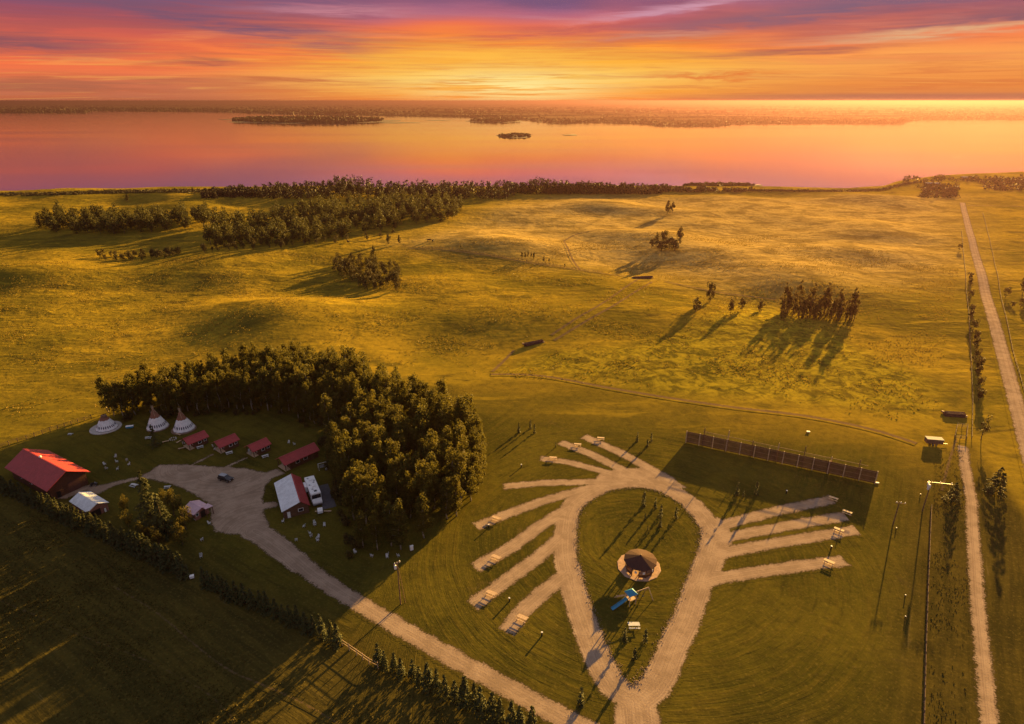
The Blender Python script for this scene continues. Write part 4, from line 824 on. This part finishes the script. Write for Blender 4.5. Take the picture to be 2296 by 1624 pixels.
# ---------------------------------------------------------------- picnic tables
def picnic(label,m=WOOD,group=None):
    t=empty('picnic_table',(0,0,0)); mb=MB(); [mb.box((0,-.34+.17*k,.76),(2.5,.166,.05)) for k in range(5)]; mb.build('tabletop',m,t)
    for s_ in(-1,1):
        mb=MB(); [mb.box((0,s_*(.72+.14*k),.45),(2.5,.13,.05)) for k in range(2)]; mb.build('bench',m,t)
        mb=MB(); xx=s_*.95; mb.box((xx,0,.42),(.07,1.75,.09)); mb.box((xx,0,.70),(.07,.8,.09)); mb.tube((xx,-.75,0),(xx,-.25,.74),.05,n=6); mb.tube((xx,.75,0),(xx,.25,.74),.05,n=6); mb.build('leg_frame',m,t)
    return t
ptb=picnic(''); 
for a,b,an,l in [(1347,986,-8,'picnic table on the topmost gravel pad left of the loop'),(1295,1000,-8,'picnic table on the second gravel pad from the top'),(1240,1030,-8,'picnic table on the third gravel pad from the top'),
 (1112,1166,-30,'picnic table on the upper pad left of the loop, nearest the grove'),(1112,1254,-30,'picnic table on the second pad from the bottom but one, left of the loop'),(1101,1335,-30,'picnic table on the long pad reaching farthest left below the grove'),(1171,1390,-30,'picnic table on the lowest pad left of the loop'),
 (1868,1121,-38,'picnic table on the upper right pad, in the windbreak shadow'),(1899,1152,-40,'picnic table on the second right hand pad'),(1880,1192,-41,'picnic table on the third right hand pad, reaching into sun'),(1858,1264,-41,'picnic table on the lowest right hand pad')]:
    x,y=Gz(a,b); put(ptb,x,y,.03,D(an),.95,l,'picnic tables on the gravel pads','picnic table')
wt_=copy_tree(ptb)
for ch in wt_.children: ch.data=ch.data.copy(); ch.data.materials.clear(); ch.data.materials.append(CHAIRW)
wl=[(1421,1406,0,1.0,'white table standing alone below the play tower')]
for z0 in [((490,780),2,35,'white picnic table beside the first small cabin'),((845,850),2,35,'white picnic table beside the middle small cabin'),((1283,890),2,35,'white picnic table beside the third small cabin')]:
    (a,b),_,an,l=z0; wl.append(((600+a/3.249)*.59792,(1440+b/3.249)*.59792,an,.8,l))
wl+=[((1810/3.249)*.59792,(1440+665/3.249)*.59792,15,.75,'white bench table left of the dark spruce by the tepees'),((860/3.249)*.59792,(1440+620/3.249)*.59792,-10,.6,'low white table on the grass left of the leftmost tepee'),((1635/3.249)*.59792,(1440+1248/3.249)*.59792,-20,.85,'white table beside the path to the barn'),(376,1094,10,.7,'white table behind the golden tree at the court edge')]
for k,(a,b,an,s,l) in enumerate(wl):
    x,y=Gz(a,b); put(wt_,x,y,0,D(an),s,l,None,'picnic table')
# chairs
ch0=empty('lawn_chair',(0,0,0)); mb=MB(); mb.box((0,0,.40),(.6,.55,.06)); mb.build('seat',CHAIRW,ch0); mb=MB(); mb.box((0,.32,.78),(.6,.06,.75),rx=-.25); mb.build('backrest',CHAIRW,ch0)
for sx in(-.27,.27):
    mb=MB(); mb.box((sx,0,.6),(.07,.6,.05)); mb.box((sx,-.25,.3),(.06,.06,.6)); mb.box((sx,.25,.3),(.06,.06,.6)); mb.build('side_frame',CHAIRW,ch0)
Z1=lambda a,b:((a/3.249)*.59792,(1440+b/3.249)*.59792); Z2=lambda a,b:((600+a/3.249)*.59792,(1440+b/3.249)*.59792); Z4=lambda a,b:((700+a/3.608)*.59792,(1700+b/3.608)*.59792); Z7=lambda a,b:((1200+a/3.249)*.59792,(1800+b/3.249)*.59792)
k=0
for grp,lab,L in [('white chairs on the lawn by the barn','white lawn chair in the loose ring on the grass between barn and tepees',[Z1(*p) for p in[(1410,897),(1428,957),(1548,938),(1573,992),(1278,990),(1300,1040),(1433,1046)]]),
 ('white chairs behind the brown building','white lawn chair on the dark grass below the brown building',[Z4(*p) for p in[(1735,955),(1735,980),(1590,1000),(1865,990),(1670,1095),(1685,1130),(1780,1150),(1775,1190),(1485,1185),(1303,935)]]),
 ('white chairs by the grove foot','white lawn chair at the dark foot of the grove by the utility pole',[Z7(*p) for p in[(430,892),(632,935),(820,925),(818,950),(956,935)]]),
 ('white chairs under the yard trees','white lawn chair on the grass below the pink roofed shed',[Z4(*p) for p in[(208,1182),(120,905),(310,962),(195,1385),(195,1410)]]),
 ('white chairs on the cabin porches','white chair on the front porch of a small red roofed cabin',[Z2(*p) for p in[(295,745),(655,775),(672,810),(1090,840),(1097,865),(1503,985)]]),
 ('white chairs behind the long cabin','white lawn chair behind the long red roofed cabin',[Z2(*p) for p in[(1570,725),(1640,745),(2030,1050)]])]:
    for a,b in L:
        x,y=Gz(a,b); put(ch0,x,y,.25 if 'porch' in grp else 0,k*1.9,.95,lab,grp,'chair'); k+=1
# ---------------------------------------------------------------- vehicles
def wheel(parent,x,y,r,w_,nm='wheel'):
    t=empty(nm,(x,y,r)); t.parent=parent; s_=1 if y>0 else -1
    mb=MB(); mb.tube((0,-w_/2,0),(0,w_/2,0),r,n=18); mb.build('tyre',RUB,t); mb=MB(); mb.tube((0,s_*w_*.3,0),(0,s_*(w_/2+.015),0),r*.58,n=12); mb.build('rim',STEEL,t)
def vehicle(label,loc,ang):
    t=empty('parked_car',loc,ang,label=label,cat='car')
    mb=MB(); mb.prism([(-2.35,.45),(2.3,.45),(2.38,.75),(2.3,1.02),(1.1,1.12),(-2.3,1.12),(-2.42,.8)],-.95,.95); mb.build('body',BLK,t,bevel=.06,smooth=False)
    mb=MB(); mb.add([(-2.2,-.86,1.1),(.95,-.86,1.1),(.95,.86,1.1),(-2.2,.86,1.1),(-1.95,-.70,1.72),(.25,-.70,1.74),(.25,.70,1.74),(-1.95,.70,1.72)],[(0,1,5,4),(1,2,6,5),(2,3,7,6),(3,0,4,7)]); mb.build('windows',GLS,t)
    mb=MB(); mb.box((-.85,0,1.77),(2.25,1.44,.08)); mb.build('roof',STEEL,t,bevel=.02,label='pale reflecting roof panel')
    for x in(-1.45,1.45):
        for y in(-.88,.88): wheel(t,x,y,.38,.24)
    for y in(-.65,.65): mb=MB(); mb.box((2.34,y,.82),(.06,.38,.16)); mb.build('headlight',WHT,t)
    for y in(-.7,.7): mb=MB(); mb.box((-2.38,y,.9),(.06,.25,.25)); mb.build('tail_light',simple('red_lens',(.3,.01,.01),.3),t)
    return t
vehicle('black sport utility car parked on the gravel court',(-85.7,159.0,.03),D(-22))
t=empty('motorhome',(-57.0,151.0,.03),D(-62),label='white motorhome parked against the right side of the brown building',cat='motorhome'); t.scale=(1.12,1.12,1.1)
mb=MB(); mb.box((-.3,0,1.95),(8.6,2.5,2.6)); mb.build('body',WHT,t,bevel=.09)
mb=MB(); mb.box((-.3,0,3.28),(8.4,2.35,.05)); mb.build('roof',WHT,t)
for x,y,a_,b_ in((-2.6,0,1.0,.8),(.6,.1,1.0,.8)): mb=MB(); mb.box((x,y,3.46),(a_,b_,.3),taper=.85); mb.build('air_conditioner',WHT,t,bevel=.03)
for x,y in((-1.2,.5),(1.9,-.4),(-3.6,-.5),(-.3,-.7),(-2,.8)): mb=MB(); mb.box((x,y,3.36),(.42,.42,.12)); mb.build('roof_vent',STEEL,t)
mb=MB(); mb.box((2.9,.1,3.35),(.7,.7,.1)); mb.build('skylight',GLS,t)
mb=MB(); mb.box((4.02,0,2.35),(.08,2.2,1.1)); mb.build('windshield',GLS,t)
mb=MB(); mb.prism([(4.0,.55),(5.0,.55),(5.05,1.1),(4.75,1.45),(4.0,1.75)],-1.15,1.15); mb.build('hood',WHT,t,bevel=.05)
mb=MB(); mb.box((5.12,0,.62),(.15,2.3,.3)); mb.build('bumper',STEEL,t)
for y in(-.85,.85): mb=MB(); mb.box((5.06,y,1.05),(.06,.35,.22)); mb.build('headlight',WHT,t)
for x in(-3,-1,1,2.6): mb=MB(); mb.box((x,-1.27,2.2),(1.0,.05,.6)); mb.build('window',GLS,t)
mb=MB(); mb.box((-.3,-1.26,1.3),(8.3,.04,.12)); mb.build('stripe',BLK,t)
mb=MB(); mb.box((-2.0,-1.55,1.9),(2.4,.6,1.7)); mb.build('slide_out',WHT,t,bevel=.04)
for x in(-2.6,4.0):
    for y in(-1.05,1.05): wheel(t,x,y,.45,.3)
mb=MB(); mb.box((-4.75,0,.7),(.35,2.3,.5)); mb.build('rear_bumper',STEEL,t)
# low trailer with a white box in front of the motorhome
t=empty('cargo_trailer',(-52.9,143.0,.03),D(-70),label='small white lidded trailer in front of the motorhome',cat='trailer')
mb=MB(); mb.box((0,0,.75),(1.9,1.4,.7)); mb.build('box',WHT,t,bevel=.04); mb=MB(); mb.box((-1.5,0,.45),(1.2,.1,.08)); mb.build('tongue',BLK,t)
for y in(-.8,.8): wheel(t,0,y,.3,.18)
mb=MB(); mb.box((0,0,.02),(12.5,3.6,.04)); o=mb.build('parking_slab',SLABD); o.location=(-53.6,150.8,.01); o.rotation_euler=(0,0,D(-64)); tag(o,kind='structure')
t=empty('utility_quad',(-123.6,156.2,.03),D(20),label='dark quad bike parked at the right corner of the red roofed barn',cat='quad bike')
mb=MB(); mb.prism([(-.9,.4),(.9,.45),(.95,.7),(.4,.85),(-.8,.8)],-.35,.35); mb.build('body',BLK,t,bevel=.05); mb=MB(); mb.box((-.2,0,.92),(.9,.35,.15)); mb.build('seat',RUB,t,bevel=.03); mb=MB(); mb.tube((.45,-.4,1.15),(.45,.4,1.15),.03); mb.tube((.6,0,.8),(.45,0,1.15),.03); mb.build('handlebar',STEEL,t)
for x in(-.65,.65):
    for y in(-.45,.45): wheel(t,x,y,.28,.25)
t=empty('stock_trailer',(*G(2092,996),0),D(-10),label='white topped trailer at the right end of the farm track',cat='trailer')
t.location.z=H(t.location.x,t.location.y)
mb=MB(); mb.box((0,0,1.35),(5.0,2.1,1.5)); mb.build('body',DWOOD,t,bevel=.04); mb=MB(); mb.box((0,0,2.18),(5.1,2.2,.12)); mb.build('roof',ROOFG,t); mb=MB(); mb.box((3.3,0,.5),(1.8,.12,.1)); mb.build('tongue',STEEL,t)
for x in(-.5,.5):
    for y in(-1.05,1.05): wheel(t,x,y,.36,.2)
# ---------------------------------------------------------------- windbreak fence
FA_,FB_=Vector((57.8,181.6,0)),Vector((107.9,157.2,0)); d=(FB_-FA_); L=d.length; an=math.atan2(d.y,d.x)
t=empty('windbreak_fence',FA_,an,label='tall boarded brown windbreak fence with posts along the right camping pads',cat='fence')
mb=MB(); nb=int(L/.22)
for i in range(nb): mb.box(((i+.5)*L/nb,0,2.15+.03*math.sin(i*1.7)),(L/nb*.86,.05,4.1+.06*math.sin(i*2.9)),ry=0)  # gaps between the boards added to lighten the shadow it casts
mb.build('board_panel',simple('brown_fence_boards',(.115,.050,.034),.85,.3,.5),t)
for z in(.6,2.1,3.7): mb=MB(); mb.box((L/2,-.075,z),(L,.09,.14)); mb.build('rail',DWOOD,t)
for k in range(14): mb=MB(); mb.box((.1+k*(L-.2)/13,-.2,2.2),(.24,.24,4.5)); mb.build('post',WOOD,t)
for k in range(7):
    x=L*(.10+.135*k); mb=MB(); mb.tube((x,.4,0),(x,.4,6.6+1.0*math.sin(k*2.1)),.15,.12,7); mb.tube((x,.4,4.4),(x,4.2,.0),.09,.09,6); mb.build('tall_post',WOOD if k%2 else DWOOD,t)
mb=MB(); mb.box((L*.52,.5,5.1),(L*.86,.1,.14)); mb.build('top_rail',DWOOD,t)
fr_=simple('net_cord',(.05,.04,.03),.9,.1)
for k in (0,2,4):
    x=L*(.10+.135*k); x2=L*(.10+.135*(k+1)); mb=MB()
    for j in range(9): zz_=.3+j*.55; mb.tube((x,.45,zz_),(x2,.45,zz_),.05,n=4)
    for j in range(13): xx=x+(x2-x)*j/12; mb.tube((xx,.45,.2),(xx,.45,4.8),.05,n=4)
    mb.build('netting',fr_,t)
# ---------------------------------------------------------------- wire and rail fences
def fence(name,pts,label,h=1.2,sp=4,rails=(.55,1.05),m=DWOOD,pr=.07,cap=98):
    P=[G(*p) for p in pts]; segs=[]; tot=sum(math.dist(a,b) for a,b in zip(P[:-1],P[1:])); sp=max(sp,tot/cap); o=P[0]; t=empty(name,(o[0],o[1],H(*o)),label=label,cat='fence'); Q=[]
    for a,b in zip(P[:-1],P[1:]):
        n=max(1,round(math.dist(a,b)/sp)); Q+=[(a[0]+(b[0]-a[0])*k/n,a[1]+(b[1]-a[1])*k/n) for k in range(n)]
    Q.append(P[-1]); z0=H(*o); W_=[(x-o[0],y-o[1],H(x,y)-z0) for x,y in Q]
    for k,(x,y,z) in enumerate(W_): mb=MB(); mb.tube((x,y,z-.3),(x,y,z+h*(1+.08*math.sin(k*3.1))),pr,n=6); mb.build('post',m,t)
    for r_ in rails:
        mb=MB(); [mb.tube((a[0],a[1],a[2]+r_*h/1.2),(b[0],b[1],b[2]+r_*h/1.2),pr*.5,n=4) for a,b in zip(W_[:-1],W_[1:])]; mb.build('rail',m,t)
    return t
fence('rail_fence',[(-60,1022),(0,1004),(60,985),(130,962),(205,938)],'wooden rail fence between the golden field and the barn lawn',1.5,2.2,(.4,.75,1.1),pr=.1)
fence('field_fence',[(768,1448),(800,1470),(828,1490),(848,1500)],'short run of wooden fence posts in the gap between the spruce belts',1.8,2.2,(.6,1.1),WOOD,.1)
fence('property_fence',[(2087,1140),(2080,1300),(2074,1460),(2068,1680)],'long low rail fence running down the right side towards the camera',1.3,1.6,(.5,.95,1.15),DWOOD,.08)
fence('pasture_fence',[(903,553),(1000,559),(1100,573),(1200,589),(1300,606),(1350,612)],'thin dark pasture fence curving over the middle hill',1.3,3,(.3,.6,.9,1.15),pr=.1)
fence('verge_fence',[(2203,480),(2225,570),(2246,680),(2270,790),(2296,880)],'wire fence along the right verge of the straight road',1.2,5,pr=.1)
fence('hedge_fence',[(2155,520),(2163,600),(2171,700),(2176,800),(2180,900),(2178,985)],'wire fence along the left verge of the straight road',1.2,5,pr=.1)
fence('corral_fence',[(2139,985),(2165,987),(2168,960),(2145,958),(2139,985)],'small corral of dark rails where farm track meets the lane',1.6,2,(.4,.8,1.15),pr=.1)
# ---------------------------------------------------------------- utility poles
def pole(name,a,b,h,label,arm=1.8,cans=2,m=DWOOD,ang=D(-30)):
    x,y=Gz(a,b,h); t=empty(name,(x,y,0),ang,label=label,cat='utility pole'); mb=MB(); mb.tube((0,0,-.3),(0,0,h),.17,.11,10); mb.build('mast',m,t)
    mb=MB(); mb.box((arm/2-.4,0,h-.5),(arm+1,.12,.16)); mb.build('crossarm',m if cans<3 else STEEL,t)
    for k in range(3): mb=MB(); mb.lathe([(.001,.42),(.1,.4),(.13,.25),(.07,.2),(.13,.12),(.06,0)],10,c=(-.6+k*(arm+.4)/2,0,h-.42)); mb.build('insulator',WHT,t,smooth=True)
    for k in range(cans):
        mb=MB(); mb.lathe([(.001,1.0),(.26,.98),(.28,.9),(.28,.1),(.22,0),(.001,0)],14,c=(-.42-.0*k,.15-.42*k,h-1.9-.9*(k%2))); mb.build('transformer',WHT,t,smooth=True)
    return t
p1=pole('power_pole',2089,1078,10,'tall power pole with white transformers at the head of the property fence',5.2,3,DWOOD,D(-12))
pole('power_pole',2017,1125,7.5,'thin pole with a bare crossarm left of the white transformers',1.6,0,DWOOD,D(-12))
x,y=Gz(2009,1187); 
p2=pole('light_pole',890,1260,12,'twin utility pole with white lamp standing at the tip of the grove shadow',.8,1,DWOOD,D(40))
x,y=p2.location.x,p2.location.y
mb=MB(); mb.tube((1.1,-.2,-.2),(.25,0,10.2),.07,.05,6); mb.build('stay_brace',DWOOD,p2)
WIRE=simple('wire',(.03,.03,.03),.6,.05)
a=Vector((p1.location.x,p1.location.y,9.6)); b=a+Vector((-.50*95,-.86*95,.2))
# ---------------------------------------------------------------- small yard and field things
ped=empty('power_pedestal',(0,0,0)); mb=MB(); mb.box((0,0,.5),(.3,.25,1.0)); mb.build('case',BLK,ped,bevel=.02); mb=MB(); mb.box((0,0,1.04),(.38,.33,.09)); mb.build('cap',WHT,ped); mb=MB(); mb.box((0,-.14,.7),(.2,.03,.3)); mb.build('outlet',STEEL,ped)
for k,(a,b,l) in enumerate([(1169,1048,'power pedestal on the grass beside the third pad from the top'),(1096,1183.6,'power pedestal below the pad nearest the grove'),(1142,1349,'power pedestal between the two lowest left hand pads'),(1215,1426,'power pedestal below the lowest left hand pad'),(1763,1107,'power pedestal above the upper right pad'),(1863,1232,'power pedestal between the two lowest right hand pads'),(2029,1339,'small post with white top, upper one beside the property fence'),(2029,1387,'small post with white top, lower one beside the property fence'),(2009,1188,'white capped box at the foot of the thin pole'),(2063,1112,'white capped box left of the tall power pole')]):
    put(ped,*Gz(a,b),0,k,1.0 if k<6 else .65,l,'power pedestals' if k<6 else None,'pedestal')
def beams(a,b,ang,L,Wd,label,seed,m=DWOOD,z=0):
    rng=np.random.default_rng(seed); x,y=G(a,b); t=empty('log_pile',(x,y,H(x,y)),ang,label=label,cat='log pile'); n=int(Wd/.42)
    for lay in range(3):
        mb=MB()
        for i in range(n-lay): yy=(i-(n-lay)/2)*.42; o_=rng.uniform(-L*.12,L*.12); mb.tube((-L/2+o_,yy,.2+lay*.36),(L/2+o_,yy+rng.uniform(-.2,.2),.2+lay*.36),.2,.16,8)
        mb.build('log_layer',m,t)
    for s_ in(-1,1): mb=MB(); mb.box((s_*L*.5,-Wd*.4*s_,.5),(.5,.8,.6),rz=.3); mb.build('pale_block',WOOD,t,bevel=.05)
    return t
LOGM=simple('red_brown_logs',(.11,.045,.03),.9,.4,1.5)
beams(1196,771,D(28),9.5,3.2,'long heap of dark logs with pale end blocks in the middle of the field',1,LOGM)
beams(1440,624,D(12),12,4,'heap of reddish logs where the two tracks meet the hill fence',2,LOGM)
beams(2139,931,D(-8),6.5,3.4,'heap of dark red timber beside the hedgerow above the trailer',3,LOGM)
def whitebox(name,a,b,dim,label,cat,ang=0,m=WHT,leg=True):
    x,y=G(a,b); t=empty(name,(x,y,H(x,y)),ang,label=label,cat=cat); mb=MB(); mb.box((0,0,dim[2]*.62),(dim[0],dim[1],dim[2]*.76)); mb.build('body',m,t,bevel=.04)
    mb=MB(); mb.box((0,0,dim[2]*1.02),(dim[0]*1.08,dim[1]*1.08,dim[2]*.06)); mb.build('lid',WHT,t)
    for s_ in(-1,1): mb=MB(); mb.box((s_*dim[0]*.4,0,dim[2]*.12),(.1,dim[1]*.9,dim[2]*.24)); mb.build('foot',DWOOD,t)
    return t
whitebox('water_tank',431,1297,(.9,.7,.8),'pale box at the end of the long spruce belt','box',.4)
whitebox('storage_chest',291.5,960,(2.2,1.0,.8),'blue and white chest on the lawn between the first two tepees','chest',.3,BLUE)
whitebox('notice_box',923.5,1236,(.8,.5,1.6),'white cabinet at the lower tip of the grove','cabinet',.5)
whitebox('feed_bin',1812,970,(1.0,.5,.45),'pale trough on the grass behind the windbreak','trough',-.3)
whitebox('equipment_box',1965,1084,(1.2,.35,.35),'pale low box at the right end of the windbreak','box',-.3)
# fire pit and benches by the tepees
x,y=Gz(388,985); t=empty('fire_pit',(x,y,0),0,label='ring of pale stones around a fire pit beside the right hand tepee',cat='fire pit')
for k in range(10):
    a=k*.628; mb=MB(); mb.box((1.0*math.cos(a),1.0*math.sin(a),.16),(.42,.32,.34),rz=a,taper=.8); mb.build('stone',CONC,t,bevel=.05)
bench=empty('log_bench',(0,0,0)); mb=MB(); mb.box((0,0,.42),(2.0,.36,.12)); mb.build('seat',WOOD,bench)
for s_ in(-1,1): mb=MB(); mb.tube((s_*.7,0,0),(s_*.7,0,.38),.14,n=8); mb.build('leg',DWOOD,bench)
for k,(a,b,an,l) in enumerate([(372,992,.6,'pale log bench left of the fire pit'),(400,976,-.4,'pale log bench between fire pit and right hand tepee'),(402,992,1.2,'pale log bench right of the fire pit'),(Z2(265,795)[0],Z2(265,795)[1],.5,'pale bench in front of the first small cabin'),(Z4(1850,800)[0],Z4(1850,800)[1],0.05,'long pale plank bench below the motorhome')]):
    put(bench,*Gz(a,b),0,an,(2.2,1,1) if 'plank' in l else 1,l,None,'bench')
# hoops of white tubing by the grove
x,y=Gz(*Z2(1985,1030)); t=empty('garden_swing',(x,y,0),.5,label='white tube framed garden swing at the grove edge above the motorhome',cat='swing seat')
mb=MB(); [mb.tube((sx,-.9,0),(sx,0,2.0),.05,n=6) or mb.tube((sx,0,2.0),(sx,.9,0),.05,n=6) for sx in(-1.3,1.3)]; mb.tube((-1.4,0,2),(1.4,0,2),.06,n=6); mb.build('frame',WHT,t)
mb=MB(); mb.box((0,0,.6),(1.8,.6,.1)); mb.build('seat',STEEL,t); mb=MB(); mb.box((0,.3,.9),(1.8,.08,.6)); mb.build('backrest',STEEL,t)
# cattle on the far hill, tiny
cow=empty('cow',(0,0,0)); mb=MB(); mb.prism([(-1.0,.75),(-.9,.65),(.7,.62),(.95,.8),(1.05,1.3),(.5,1.42),(-.9,1.38),(-1.05,1.2)],-.3,.3); mb.prism([(.9,1.1),(1.5,.85),(1.6,1.0),(1.5,1.25),(1.0,1.45)],-.14,.14)
[mb.tube((sx,sy,.8),(sx,sy,0),.1,.07,6) for sx in(-.8,.75) for sy in(-.2,.2)]; mb.tube((-1.05,0,1.3),(-1.15,0,.6),.04,.03,5); mb.build('body',simple('dark_hide',(.035,.02,.015),.9,.2),cow,bevel=.05,smooth=True)
for k,(a,b,l) in enumerate([(962,541,'dark cow grazing on the hill, left of a pair'),(971,543,'dark cow grazing on the hill, right of a pair'),(781,545,'dark cow grazing alone at the hem of the wood')]):
    x,y=G(a,b); put(cow,x,y,H(x,y),k+.3,1.3,l,None,'cow')
# distant farm buildings
for a,b,L_,l in [(2090,415,18,'long pale farm building on the distant right shore'),(2162,401,8,'small pale farm building farthest along the right shore'),(2075,430,5,'little white hut on the distant shore field')]:
    x,y=G(a,b); gable('farm_building',l,'building',x,y,D(-8),L_,4,2,3,PLANK,ROOFG,over=.3)
for o in COL.objects:
    if o.name.startswith('farm_building'): o.location.z=H(o.location.x,o.location.y)
# rubble along the inner edge of the loop
rng=np.random.default_rng(77); il=off_poly(ISLAND,-.1); C=[];
for _ in range(1500):
    i=int(rng.integers(0,len(il))); a=il[i];b=il[(i+1)%len(il)]; f=rng.uniform(); s_=rng.normal(.1,.5); dx,dy=b[0]-a[0],b[1]-a[1]; q=math.hypot(dx,dy); C.append((a[0]+dx*f-dy/q*s_,a[1]+dy*f+dx/q*s_))
C=np.array(C); n=len(C); sc=rng.uniform(.04,.15,n); base=np.array([(1,0,0),(0,1,0),(-1,0,0),(0,-1,0),(0,0,.8),(.3,.3,-.5)])
P=(base[None]*rng.uniform(.6,1.3,(n,6,3)))*sc[:,None,None]; P[:,:,0]+=C[:,None,0]; P[:,:,1]+=C[:,None,1]; P[:,:,2]+=.05
tri=np.array([(0,1,4),(1,2,4),(2,3,4),(3,0,4),(1,0,5),(2,1,5),(3,2,5),(0,3,5)]); Q=(tri[None]+6*np.arange(n)[:,None,None]).reshape(-1,3)
tag(link('edge_stones',raw_mesh('edge_stones',P.reshape(-1,3),Q,simple('edge_stone',(.26,.18,.13),.95,.6,.8))),'loose stones along the inner edge of the loop road','stones',kind='stuff')
# ---------------------------------------------------------------- evening haze over the whole land
m,t=newmat('haze_air')
pv=t.n('ShaderNodeVolumePrincipled',{'Color':(.140,.072,.085,1),'Density':HAZE_D,'Anisotropy':.62})
o=t.n('ShaderNodeOutputMaterial'); t.t.links.new(pv.outputs[0],o.inputs['Volume'])
mb=MB(); mb.box((0,0,47),(130000,130000,122)); hz=mb.build('haze',m); tag(hz,kind='stuff')
